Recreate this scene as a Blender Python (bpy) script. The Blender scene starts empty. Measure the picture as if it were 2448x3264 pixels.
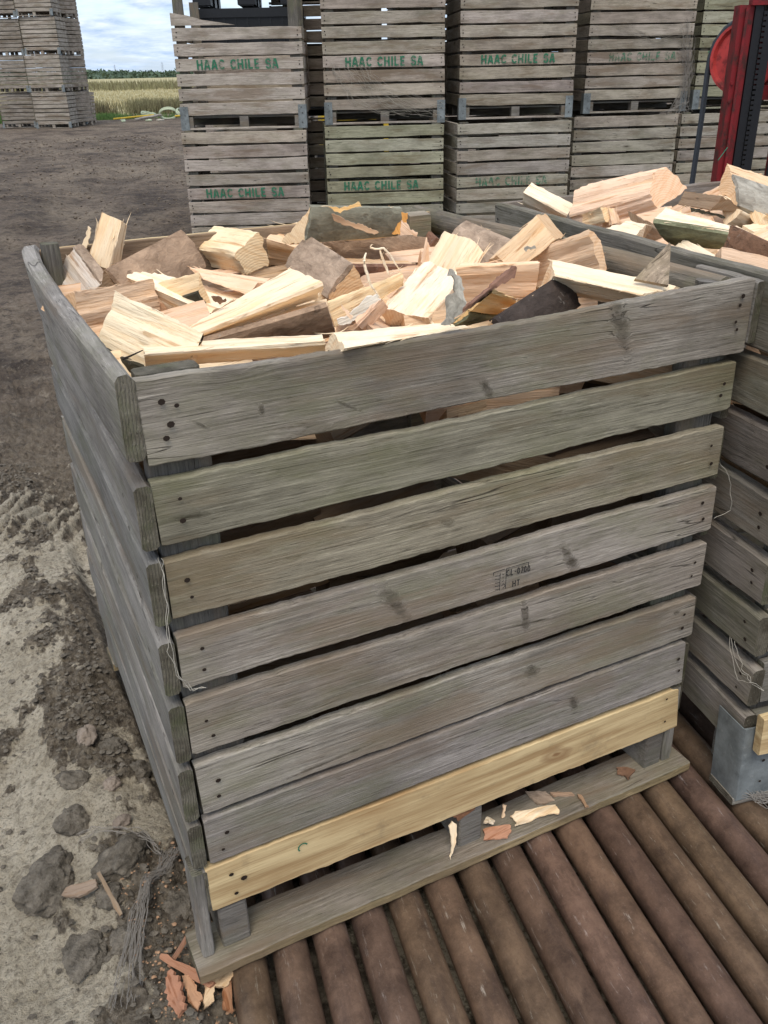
import bpy, bmesh, math, random, json
import numpy as np
from mathutils import Matrix, Vector, Euler, noise as mn
PI=math.pi; R=math.radians
C=bpy.context.scene.collection
# firewood_log poses: centre, rotation vector, length, cross section, taper
LOGS = {
    'L1': {'c': [0.1927, 1.1441, 1.2525], 'w': [1.5204, -2.8593, -2.4672], 'L': 0.1164,
        'q': [[0.0445, -0.0080], [-0.0144, -0.0289], [-0.0312, 0.0461]],
        't': [0.1010, -0.0930, 0.1910]},
    'L2': {'c': [0.1011, 1.0833, 1.1833], 'w': [1.7418, -1.3180, -1.1697], 'L': 0.2180,
        'q': [[0.0240, -0.0248], [-0.0333, 0.0770], [0.0115, -0.0484]],
        't': [0.0050, 0.2480, 0.0000]},
    'L3': {'c': [0.1011, 0.7722, 1.1859], 'w': [1.9324, 0.6481, 0.3084], 'L': 0.2390,
        'q': [[0.0506, 0.0109], [-0.0183, 0.0535], [-0.0361, -0.0625]],
        't': [-0.0230, 0.0820, -0.0490]},
    'L4': {'c': [0.0860, 0.3540, 1.1864], 'w': [0.8563, -0.5473, -1.1818], 'L': 0.2944,
        'q': [[0.0732, 0.0097], [-0.0291, 0.0039], [-0.0473, -0.0161]],
        't': [-0.0690, -0.0080, 0.0120]},
    'L5': {'c': [0.2191, 0.2268, 1.1927], 'w': [-4.8190, 0.6596, 3.1932], 'L': 0.3118,
        'q': [[0.0596, -0.0204], [-0.0463, 0.0465], [-0.0055, -0.0160]],
        't': [-0.1000, -0.0400, 0.0700]},
    'L6': {'c': [0.4522, 0.0750, 1.2087], 'w': [7.3184, 0.3768, 0.5788], 'L': 0.2359,
        'q': [[0.0341, -0.0058], [0.0156, -0.0475], [-0.0056, 0.0669]],
        't': [-0.2920, 0.3770, -0.2870]},
    'L7': {'c': [0.3262, 0.4507, 1.1912], 'w': [0.1045, 2.7685, 0.7003], 'L': 0.2765,
        'q': [[0.0729, 0.0046], [-0.0279, -0.0450], [-0.0025, 0.0105]],
        't': [-0.4200, 0.2690, 0.0390]},
    'L8': {'c': [0.3458, 0.4308, 1.1724], 'w': [0.3877, 2.7632, 0.5763], 'L': 0.2651,
        'q': [[0.0574, 0.0189], [-0.0449, -0.0491], [-0.0216, 0.0461]],
        't': [-0.0080, -0.0160, -0.0200]},
    'L9': {'c': [0.2549, 0.8317, 1.1603], 'w': [-2.8769, 2.8755, 2.5565], 'L': 0.2441,
        'q': [[0.0420, 0.0199], [-0.0090, 0.0151], [-0.0483, -0.0432]],
        't': [-0.1320, -0.1510, -0.0310]},
    'L10': {'c': [0.2609, 0.8503, 1.1451], 'w': [0.5796, 0.0426, -0.9935], 'L': 0.2978,
        'q': [[0.0776, 0.0084], [-0.0275, 0.0653], [-0.0289, -0.0500]],
        't': [0.3420, 0.1250, -0.1000]},
    'L11': {'c': [0.3906, 0.8091, 1.2023], 'w': [-0.3240, 0.2733, -0.3824], 'L': 0.1528,
        'q': [[0.0382, 0.0151], [-0.0024, -0.0013], [-0.0409, -0.0317]],
        't': [0.3470, -0.4530, -0.2040]},
    'L12': {'c': [0.4986, 1.1314, 1.1966], 'w': [-2.5281, 2.1752, 3.1221], 'L': 0.2339,
        'q': [[0.0674, -0.0014], [-0.0072, 0.0525], [-0.0492, 0.0004], [-0.0044, -0.0556]],
        't': [-0.0070, -0.0460, 0.0160]},
    'L13': {'c': [0.2489, 1.0027, 1.1883], 'w': [0.7947, -1.8451, -1.9230], 'L': 0.3003,
        'q': [[0.0645, -0.0034], [-0.0302, -0.0591], [-0.0361, 0.0625]],
        't': [0.0060, -0.0010, -0.0000]},
    'L14': {'c': [0.7229, 1.2786, 1.1883], 'w': [-4.7770, -0.1620, 2.6394], 'L': 0.0901,
        'q': [[0.0581, 0.0084], [-0.0409, 0.0332], [-0.0260, -0.0450]],
        't': [0.3680, -0.0300, 0.0310]},
    'L15': {'c': [0.7613, 0.9435, 1.2448], 'w': [8.0847, 0.8688, 0.2885], 'L': 0.3012,
        'q': [[0.0864, 0.0279], [0.0008, 0.0260], [-0.0375, -0.0650]],
        't': [-0.1050, 0.0610, -0.0110]},
    'L16': {'c': [0.6618, 1.1624, 1.1894], 'w': [-3.3063, 0.6181, 0.6097], 'L': 0.0775,
        'q': [[0.0503, -0.0031], [-0.0316, 0.0486], [-0.0231, -0.0400]],
        't': [-0.0690, -0.1550, 0.1400]},
    'L17': {'c': [0.6353, 0.7777, 1.1871], 'w': [-2.4292, 2.0120, 2.8510], 'L': 0.2500,
        'q': [[0.0584, 0.0060], [-0.0254, 0.0559], [-0.0361, -0.0625]],
        't': [0.0080, 0.0290, -0.0170]},
    'L18': {'c': [0.8966, 1.0966, 1.1840], 'w': [2.1157, 0.1002, -0.1728], 'L': 0.3246,
        'q': [[0.0512, 0.0096], [-0.0218, 0.0570], [-0.0361, -0.0625]],
        't': [0.0090, -0.1230, 0.0870]},
    'L18b': {'c': [0.8069, 0.8942, 1.1534], 'w': [2.6599, 0.3582, -0.0741], 'L': 0.2583,
        'q': [[0.0525, 0.0008], [-0.0256, 0.0459], [-0.0260, -0.0450]],
        't': [-0.2530, -0.0750, 0.0340]},
    'L19': {'c': [0.5870, 0.4888, 1.1917], 'w': [1.7855, 0.3271, 0.4191], 'L': 0.2634,
        'q': [[0.0318, 0.0089], [-0.0074, 0.0308], [-0.0231, -0.0400]],
        't': [-0.2790, 0.0120, -0.0190]},
    'L20': {'c': [0.5611, 0.3896, 1.1828], 'w': [0.5326, -0.7929, 0.0133], 'L': 0.0672,
        'q': [[0.0268, -0.0002], [-0.0121, 0.0205], [-0.0115, -0.0200]],
        't': [-0.1420, 0.1380, -0.0270]},
    'L21': {'c': [0.7599, 0.5177, 1.1686], 'w': [-1.1062, 2.7843, 1.0689], 'L': 0.2367,
        'q': [[0.0584, 0.0121], [-0.0339, -0.0372], [-0.0691, -0.0198], [-0.0000, 0.0884]],
        't': [-0.0120, -0.3680, 0.3390]},
    'L24': {'c': [0.7279, 0.2129, 1.2051], 'w': [1.8519, 0.7136, 0.0745], 'L': 0.1391,
        'q': [[0.0459, 0.0208], [-0.0073, -0.0011], [-0.0418, -0.0167]],
        't': [-0.2080, -0.1920, -0.0930]},
    'L26': {'c': [0.8064, 0.1944, 1.1838], 'w': [0.5914, -2.1064, -1.8933], 'L': 0.2751,
        'q': [[0.0444, -0.0118], [-0.0151, -0.0498], [-0.0361, 0.0625]],
        't': [-0.0940, 0.0030, -0.0050]},
    'L27': {'c': [0.9551, 0.5136, 1.1921], 'w': [2.3838, -0.8252, -0.1790], 'L': 0.1780,
        'q': [[0.0580, -0.0035], [-0.0315, 0.0477], [-0.0260, -0.0450]],
        't': [-0.0300, -0.1230, 0.0720]},
    'L28': {'c': [0.9932, 0.1791, 1.2218], 'w': [0.7940, -0.2651, -0.9503], 'L': 0.2488,
        'q': [[0.0454, -0.0127], [-0.0372, 0.0696], [-0.0077, -0.0458]],
        't': [0.0290, -0.1020, 0.4670]},
    'L29': {'c': [1.1799, 0.6083, 1.1777], 'w': [-0.8800, -2.5540, -3.5705], 'L': 0.3046,
        'q': [[0.0557, 0.0107], [-0.0300, -0.0301], [-0.0476, -0.0133], [0.0079, 0.0253]],
        't': [-0.0690, -0.1110, 0.0280]},
    'L30': {'c': [1.1395, 0.6868, 1.2044], 'w': [1.0804, 0.6473, -2.9220], 'L': 0.1937,
        'q': [[0.0135, 0.0861], [0.0871, 0.0597], [-0.0009, -0.0653], [-0.0685, -0.0421]],
        't': [-0.0700, 0.2190, 0.3130]},
    'L31': {'c': [1.0405, 0.8713, 1.1847], 'w': [0.0098, 2.2177, -0.0383], 'L': 0.1191,
        'q': [[0.1098, 0.0034], [-0.0339, 0.0168], [-0.0634, 0.0522]],
        't': [0.0050, 0.0540, 0.4820]},
    'L32': {'c': [1.2325, 1.0294, 1.1392], 'w': [-1.7434, 1.2841, 3.9403], 'L': 0.2622,
        'q': [[0.0618, 0.0276], [-0.0349, 0.0265], [-0.0361, -0.0625]],
        't': [0.1070, -0.0520, -0.0060]},
    'L34': {'c': [1.1186, 1.1362, 1.1859], 'w': [-2.2299, 2.2205, 2.3624], 'L': 0.1793,
        'q': [[0.0215, 0.0071], [-0.0052, 0.0232], [-0.0173, -0.0300]],
        't': [0.0680, -0.0710, 0.0430]},
    'M1': {'c': [2.0476, 1.3738, 1.2011], 'w': [-1.1690, -2.4601, -3.5266], 'L': 0.3606,
        'q': [[0.0749, -0.0024], [0.0404, 0.0742], [-0.0916, 0.1034], [-0.0379, -0.0906], [0.0229, -0.0811]],
        't': [0.1140, 0.0820, -0.0060]},
    'M2': {'c': [2.3342, 1.2486, 1.1808], 'w': [-2.0836, 2.6402, 2.1407], 'L': 0.2367,
        'q': [[0.0318, 0.0132], [-0.0125, 0.0527], [-0.0322, -0.0604]],
        't': [0.0190, -0.1630, 0.1570]},
    'M3': {'c': [2.5629, 1.1992, 1.1891], 'w': [0.8148, 0.2201, -0.3200], 'L': 0.3266,
        'q': [[0.0789, 0.0190], [0.0202, 0.0242], [-0.1160, 0.0097], [0.0106, -0.0592]],
        't': [0.1000, -0.1410, 0.0200]},
    'M4': {'c': [1.4905, 0.4463, 1.2134], 'w': [-3.1292, 2.1304, 2.9525], 'L': 0.1446,
        'q': [[0.0777, 0.0207], [0.0357, 0.0570], [0.0187, -0.0472]],
        't': [-0.2790, -0.0300, -0.2890]},
    'M5': {'c': [1.4401, 0.3499, 1.1855], 'w': [-1.6166, 1.8014, 3.4350], 'L': 0.2390,
        'q': [[0.0376, 0.0166], [-0.0059, 0.0435], [-0.0361, -0.0625]],
        't': [0.0370, 0.0460, -0.0270]},
    'M6': {'c': [1.6887, 0.4002, 1.1860], 'w': [1.2829, -1.7175, -1.2755], 'L': 0.2587,
        'q': [[0.0525, 0.0094], [-0.0206, 0.0545], [-0.0361, -0.0625]],
        't': [-0.0290, 0.0150, -0.0070]},
    'M7': {'c': [2.0921, 0.8097, 1.1857], 'w': [-3.5021, -0.3595, 0.5360], 'L': 0.2786,
        'q': [[0.0448, 0.0161], [-0.0106, 0.0506], [-0.0361, -0.0625]],
        't': [0.0280, 0.0050, -0.0010]},
    'M8': {'c': [1.7639, 1.1633, 1.1861], 'w': [-0.9759, -2.2160, -3.9395], 'L': 0.1090,
        'q': [[0.0312, -0.0028], [-0.0125, -0.0272], [-0.0173, 0.0300]],
        't': [-0.1260, 0.1510, 0.0760]},
    'M8b': {'c': [1.7651, 1.0963, 1.1864], 'w': [-2.1058, 1.0684, 1.7495], 'L': 0.0482,
        'q': [[0.0292, -0.0017], [-0.0149, -0.0292], [-0.0144, 0.0250]],
        't': [0.2060, -0.0610, -0.0730]},
    'M9': {'c': [1.8318, 1.5306, 1.1800], 'w': [2.9250, -1.2052, -0.7132], 'L': 0.1717,
        'q': [[0.0475, -0.0000], [-0.0276, 0.0474], [-0.0231, -0.0400]],
        't': [0.0150, -0.0950, 0.1090]},
    'M10': {'c': [1.5280, 0.7409, 1.2003], 'w': [-2.2126, 1.1230, 4.1622], 'L': 0.0845,
        'q': [[0.0566, -0.0042], [-0.0303, 0.0442], [-0.0202, -0.0350]],
        't': [0.0700, 0.2450, -0.1310]},
    'M11': {'c': [1.6309, 0.7901, 1.1856], 'w': [0.9919, -2.7619, -1.1676], 'L': 0.1274,
        'q': [[0.0211, -0.0054], [-0.0050, -0.0196], [-0.0144, 0.0250]],
        't': [0.2180, 0.1170, 0.0610]},
    'M12': {'c': [1.7485, 0.8226, 1.1840], 'w': [-0.2672, 0.4305, 1.2332], 'L': 0.1051,
        'q': [[0.0358, -0.0133], [-0.0117, -0.0467], [-0.0260, 0.0450]],
        't': [-0.1600, -0.1660, -0.1490]},
    'M13': {'c': [1.6927, 0.8040, 1.1855], 'w': [2.4808, 0.5146, -0.4105], 'L': 0.1840,
        'q': [[0.0300, 0.0168], [-0.0055, 0.0428], [-0.0289, -0.0500]],
        't': [-0.1310, -0.2000, 0.1570]},
    'M14': {'c': [2.1122, 0.7555, 1.1838], 'w': [2.3729, 0.3396, -0.3682], 'L': 0.1900,
        'q': [[0.0304, 0.0164], [-0.0020, 0.0363], [-0.0289, -0.0500]],
        't': [-0.0460, 0.1730, -0.0910]},
}
# outlines of thin pieces in metres
PLATES = {
    'curl': [
        [0.5111, 0.0107, 1.2503],
        [0.5164, 0.0082, 1.2634],
        [0.5170, 0.0078, 1.2971],
        [0.5273, 0.0028, 1.3042],
        [0.5339, 0.0107, 1.3130],
        [0.5338, 0.0219, 1.3276],
        [0.5339, 0.0330, 1.3284],
        [0.5372, 0.0314, 1.3339],
        [0.5457, 0.0272, 1.3281],
        [0.5482, 0.0148, 1.3180],
        [0.5451, -0.0059, 1.2852],
        [0.5345, -0.0007, 1.2667],
        [0.5230, 0.0049, 1.2490],
    ],
    'stick': [
        [0.5737, 0.0715, 1.2452],
        [0.5999, 0.0586, 1.2673],
        [0.6440, 0.0704, 1.2854],
        [0.6742, 0.0779, 1.3024],
        [0.7032, 0.0859, 1.3118],
        [0.7070, 0.0841, 1.3087],
        [0.6991, 0.0768, 1.2959],
        [0.6621, 0.0727, 1.2849],
        [0.6425, 0.0712, 1.2775],
        [0.5948, 0.0611, 1.2576],
        [0.5790, 0.0688, 1.2441],
    ],
    'orangebark': [
        [0.8743, 0.9358, 1.3031],
        [0.8817, 0.9322, 1.3103],
        [0.8909, 0.9277, 1.3007],
        [0.9271, 0.9100, 1.2884],
        [0.9229, 0.9120, 1.2625],
        [0.9094, 0.9186, 1.2686],
        [0.9118, 0.9175, 1.2366],
        [0.8743, 0.9358, 1.2404],
        [0.8797, 0.9332, 1.2708],
        [0.8877, 0.9293, 1.2965],
    ],
    'pinkflake': [
        [0.8632, 0.8269, 1.2866],
        [0.8748, 0.8212, 1.2822],
        [0.8864, 0.8155, 1.2638],
        [0.9007, 0.8085, 1.2579],
        [0.8975, 0.8100, 1.2476],
        [0.8590, 0.8290, 1.2519],
    ],
    'triplank': [
        [1.0886, 0.1144, 1.3141],
        [1.0914, 0.1130, 1.3107],
        [1.0797, 0.0964, 1.2761],
        [1.0526, 0.0652, 1.2438],
        [1.0128, 0.1181, 1.2508],
        [1.0431, 0.1144, 1.2791],
        [1.0717, 0.1115, 1.3030],
    ],
    'upsplinter': [
        [0.7538, 0.5020, 1.2998],
        [0.7560, 0.5009, 1.2986],
        [0.7592, 0.4993, 1.2719],
        [0.7602, 0.4989, 1.2493],
        [0.7432, 0.5072, 1.2472],
        [0.7489, 0.5044, 1.2745],
    ],
    'leftsplinter': [
        [0.1479, 1.1749, 1.2886],
        [0.1519, 1.1730, 1.2857],
        [0.1512, 1.1733, 1.2726],
        [0.1465, 1.1756, 1.2621],
        [0.1363, 1.1806, 1.2384],
        [0.1227, 1.1873, 1.2396],
        [0.1361, 1.1807, 1.2624],
    ],
    'bits': [
        [0.2607, 0.4922, 1.2335],
        [0.2722, 0.4866, 1.2325],
        [0.2768, 0.4843, 1.2279],
        [0.2850, 0.4803, 1.2283],
        [0.2844, 0.4806, 1.2209],
        [0.2718, 0.4868, 1.2178],
        [0.2658, 0.4897, 1.2191],
    ],
    'barkbit': [
        [0.9518, 0.4084, 1.2757],
        [0.9731, 0.3979, 1.2752],
        [0.9744, 0.3973, 1.2722],
        [0.9599, 0.4044, 1.2701],
        [0.9545, 0.4071, 1.2649],
        [0.9516, 0.4085, 1.2691],
    ],
    'topbark': [
        [0.6839, 0.8561, 1.3134],
        [0.6940, 0.8511, 1.3127],
        [0.7112, 0.8427, 1.3015],
        [0.7324, 0.8323, 1.2915],
        [0.7488, 0.8243, 1.2884],
        [0.7663, 0.8157, 1.2785],
        [0.7864, 0.8058, 1.2698],
        [0.7786, 0.8097, 1.2618],
        [0.7483, 0.8245, 1.2735],
        [0.7157, 0.8405, 1.2865],
        [0.6907, 0.8527, 1.2952],
    ],
    'topchip': [
        [0.6726, 0.8418, 1.3328],
        [0.6949, 0.8309, 1.3304],
        [0.7125, 0.8222, 1.3345],
        [0.7397, 0.8090, 1.3418],
        [0.7431, 0.8073, 1.3311],
        [0.7223, 0.8175, 1.3289],
        [0.6971, 0.8298, 1.3202],
        [0.6823, 0.8371, 1.3259],
    ],
    'fib1': [
        [0.5392, 0.3597, 1.3102],
        [0.5273, 0.3432, 1.2988],
        [0.5317, 0.3411, 1.2748],
        [0.5372, 0.3384, 1.2548],
        [0.5527, 0.3308, 1.2277],
    ],
    'fib2': [
        [0.6079, 0.4758, 1.3030],
        [0.6056, 0.4769, 1.2973],
        [0.6162, 0.4717, 1.2935],
        [0.6313, 0.4643, 1.2955],
        [0.6418, 0.4591, 1.2824],
        [0.6523, 0.4540, 1.2634],
        [0.6640, 0.4483, 1.2430],
    ],
    'fib3': [
        [0.6237, 0.4680, 1.2910],
        [0.6287, 0.4655, 1.2734],
        [0.6349, 0.4625, 1.2544],
        [0.6401, 0.4600, 1.2400],
    ],
    'fib4': [
        [0.5288, 0.3537, 1.3056],
        [0.5334, 0.3515, 1.2881],
        [0.5388, 0.3488, 1.2660],
        [0.5474, 0.3446, 1.2458],
        [0.5592, 0.3388, 1.2276],
    ],
    'tuft': [
        [0.6388, 0.5592, 1.2575],
        [0.6477, 0.5548, 1.2561],
        [0.6520, 0.5527, 1.2424],
        [0.6495, 0.5539, 1.2325],
        [0.6437, 0.5567, 1.2289],
    ],
    'sp1': [
        [0.3961, 0.1627, 1.2663],
        [0.4029, 0.1594, 1.2582],
        [0.4132, 0.1543, 1.2480],
        [0.4111, 0.1554, 1.2380],
        [0.4043, 0.1587, 1.2462],
    ],
    'sp2': [
        [0.5225, 0.4392, 1.1412],
        [0.5423, 0.4295, 1.1552],
        [0.5684, 0.4167, 1.1714],
        [0.5879, 0.4071, 1.1828],
        [0.5856, 0.4082, 1.1781],
        [0.5573, 0.4221, 1.1548],
        [0.5354, 0.4328, 1.1421],
    ],
    'sp3': [
        [0.4414, 0.2961, 1.2051],
        [0.4590, 0.2875, 1.2090],
        [0.4970, 0.2689, 1.2470],
        [0.5125, 0.2613, 1.2509],
        [0.5200, 0.2576, 1.2421],
        [0.5043, 0.2653, 1.2296],
        [0.4845, 0.2750, 1.2128],
        [0.4665, 0.2838, 1.1979],
        [0.4487, 0.2925, 1.1939],
    ],
    'M_blackbark': [
        [1.7537, 0.7390, 1.2588],
        [1.7640, 0.7340, 1.2585],
        [1.7975, 0.7175, 1.2484],
        [1.8463, 0.6936, 1.2347],
        [1.8473, 0.6931, 1.2269],
        [1.8075, 0.7126, 1.2388],
        [1.7580, 0.7369, 1.2478],
    ],
}
# ------------------------------------------------------------------ helpers
def tag(o,label=None,cat=None,group=None,kind=None):
    if label:o['label']=label
    if cat:o['category']=cat
    if group:o['group']=group
    if kind:o['kind']=kind
    return o
def empty(name,loc=(0,0,0),rot=(0,0,0)):
    o=bpy.data.objects.new(name,None);C.objects.link(o);o.location=loc;o.rotation_euler=rot
    o.empty_display_size=.1
    return o
class MB:
    def __init__(s): s.v=[];s.f=[];s.m=[];s.tint=(1.,1.,1.);s.marks=[]
    def settint(s,c): s.marks.append((len(s.f),c))
    def quadgrid(s,P,mat=0,close=False):
        # P: list of rows of points
        b=len(s.v);nr=len(P);nc=len(P[0])
        for r in P:s.v+= [tuple(p) for p in r]
        for i in range(nr-1):
            for j in range(nc-(0 if close else 1)):
                k=(j+1)%nc
                s.f.append((b+i*nc+j,b+i*nc+k,b+(i+1)*nc+k,b+(i+1)*nc+j));s.m.append(mat)
        return b
    def poly(s,P,mat=0):
        b=len(s.v);s.v+=[tuple(p) for p in P];s.f.append(tuple(range(b,b+len(P))));s.m.append(mat)
    def face(s,idx,mat=0): s.f.append(tuple(idx));s.m.append(mat)
    def box(s,x0,x1,y0,y1,z0,z1,mat=0):
        b=len(s.v)
        s.v+=[(x,y,z) for x in(x0,x1) for y in(y0,y1) for z in(z0,z1)]
        for q in((0,1,3,2),(4,6,7,5),(0,4,5,1),(2,3,7,6),(0,2,6,4),(1,5,7,3)):
            s.f.append(tuple(b+i for i in q));s.m.append(mat)
    def tube(s,pts,r,n=6,mat=0,cap=True):
        pts=[Vector(p) for p in pts];rows=[]
        up=Vector((0.13,.21,.97))
        for i,p in enumerate(pts):
            d=(pts[min(i+1,len(pts)-1)]-pts[max(i-1,0)]).normalized()
            a=d.cross(up)
            if a.length<.1:a=d.cross(Vector((1,0,0)))
            a.normalize();b=d.cross(a)
            rr=r[i] if isinstance(r,(list,tuple)) else r
            rows.append([p+a*(rr*math.cos(2*PI*k/n))+b*(rr*math.sin(2*PI*k/n)) for k in range(n)])
        b=s.quadgrid(rows,mat,True)
        if cap:
            s.face(range(b,b+n),mat);s.face(range(b+n*(len(rows)-1),b+n*len(rows)),mat)
    def build(s,name,mats,parent=None,sharp=35,fixn=True,me_only=False):
        me=bpy.data.meshes.new(name);me.from_pydata(s.v,[],s.f)
        if not isinstance(mats,(list,tuple)):mats=[mats]
        for m in mats:me.materials.append(m)
        me.polygons.foreach_set('material_index',s.m)
        T=np.ones((len(s.f),4),dtype=np.float32);mk=s.marks+[(len(s.f),None)]
        for (i0,c),(i1,_) in zip(mk[:-1],mk[1:]):T[i0:i1,:3]=c
        ta=me.attributes.new('tint','FLOAT_COLOR','FACE');ta.data.foreach_set('color',T.ravel())
        if fixn:
            bm=bmesh.new();bm.from_mesh(me);bmesh.ops.recalc_face_normals(bm,faces=bm.faces);bm.to_mesh(me);bm.free()
        if sharp is not None:
            me.polygons.foreach_set('use_smooth',[True]*len(me.polygons));me.set_sharp_from_angle(angle=R(sharp))
        me.update()
        if me_only:return me
        return obj(name,me,parent)
def obj(name,me,parent=None,loc=None,rot=None):
    o=bpy.data.objects.new(name,me);C.objects.link(o)
    if parent:o.parent=parent
    if loc is not None:o.location=loc
    if rot is not None:o.rotation_euler=rot
    return o
def nz(x,y=0,z=0): return mn.noise(Vector((x,y,z)))
# ------------------------------------------------------------------ node helpers
class NT:
    def __init__(s,name,rough=.8):
        s.m=bpy.data.materials.new(name);s.m.use_nodes=True;s.t=s.m.node_tree
        s.b=s.t.nodes['Principled BSDF'];s.b.inputs['Roughness'].default_value=rough
        s.b.inputs['Specular IOR Level'].default_value=.25
    def n(s,typ,ins=None,**k):
        nd=s.t.nodes.new(typ)
        for a,v in k.items():setattr(nd,a,v)
        if ins:
            for a,v in ins.items():
                if hasattr(v,'links') or isinstance(v,bpy.types.NodeSocket):s.t.links.new(v,nd.inputs[a])
                else:nd.inputs[a].default_value=v
        return nd
    def coord(s,scale,rnd=True,warp=0,which='Object',wscale=3):
        tc=s.n('ShaderNodeTexCoord').outputs[which]
        if rnd:
            oi=s.n('ShaderNodeObjectInfo').outputs['Random']
            mu=s.n('ShaderNodeMath',{0:oi,1:37.},operation='MULTIPLY').outputs[0]
            tc=s.n('ShaderNodeVectorMath',{0:tc,1:mu},operation='ADD').outputs[0]
        mp=s.n('ShaderNodeVectorMath',{0:tc,1:scale},operation='MULTIPLY').outputs[0]
        if warp:
            no=s.n('ShaderNodeTexNoise',{'Vector':mp,'Scale':wscale,'Detail':2.})
            sub=s.n('ShaderNodeVectorMath',{0:no.outputs['Color'],1:(.5,.5,.5)},operation='SUBTRACT').outputs[0]
            sc=s.n('ShaderNodeVectorMath',{0:sub,'Scale':warp},operation='SCALE').outputs[0]
            mp=s.n('ShaderNodeVectorMath',{0:mp,1:sc},operation='ADD').outputs[0]
        return mp
    def noise(s,vec,scale=1.,detail=6.,rough=.6,dist=0.):
        return s.n('ShaderNodeTexNoise',{'Vector':vec,'Scale':scale,'Detail':detail,'Roughness':rough,'Distortion':dist}).outputs['Fac']
    def ramp(s,fac,stops):
        r=s.n('ShaderNodeValToRGB',{'Fac':fac});e=r.color_ramp.elements
        while len(e)<len(stops):e.new(.5)
        for i,(p,c) in enumerate(stops):
            e[i].position=p;e[i].color=(c,c,c,1) if isinstance(c,(int,float)) else (*c,1)
        return r.outputs['Color']
    def mix(s,fac,a,b,mode='MIX'):
        m=s.n('ShaderNodeMix',data_type='RGBA',blend_type=mode)
        for k,v in((0,fac),(6,a),(7,b)):
            if isinstance(v,bpy.types.NodeSocket):s.t.links.new(v,m.inputs[k])
            else:m.inputs[k].default_value=v if k==0 else ((*v,1) if len(v)==3 else v)
        return m.outputs[2]
    def math(s,op,a,b=0.): return s.n('ShaderNodeMath',{0:a,1:b},operation=op).outputs[0]
    def objcol(s): return s.n('ShaderNodeObjectInfo').outputs['Color']
    def out(s,col,h=None,dist=.004,strength=1.,rough=None):
        s.t.links.new(col,s.b.inputs['Base Color'])
        if h is not None:
            bp=s.n('ShaderNodeBump',{'Height':h,'Distance':dist,'Strength':strength});s.t.links.new(bp.outputs[0],s.b.inputs['Normal'])
        if rough is not None:s.t.links.new(rough,s.b.inputs['Roughness'])
        return s.m
def plain(name,col,rough=.8,metal=0.,var=.15,scale=30.,bump=.0008):
    t=NT(name,rough);t.b.inputs['Metallic'].default_value=metal
    v=t.coord((1,1,1));n=t.noise(v,scale,6.)
    c=t.mix(n,tuple(a*(1-var) for a in col),tuple(min(1,a*(1+var)) for a in col))
    return t.out(c,n,bump)
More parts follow.
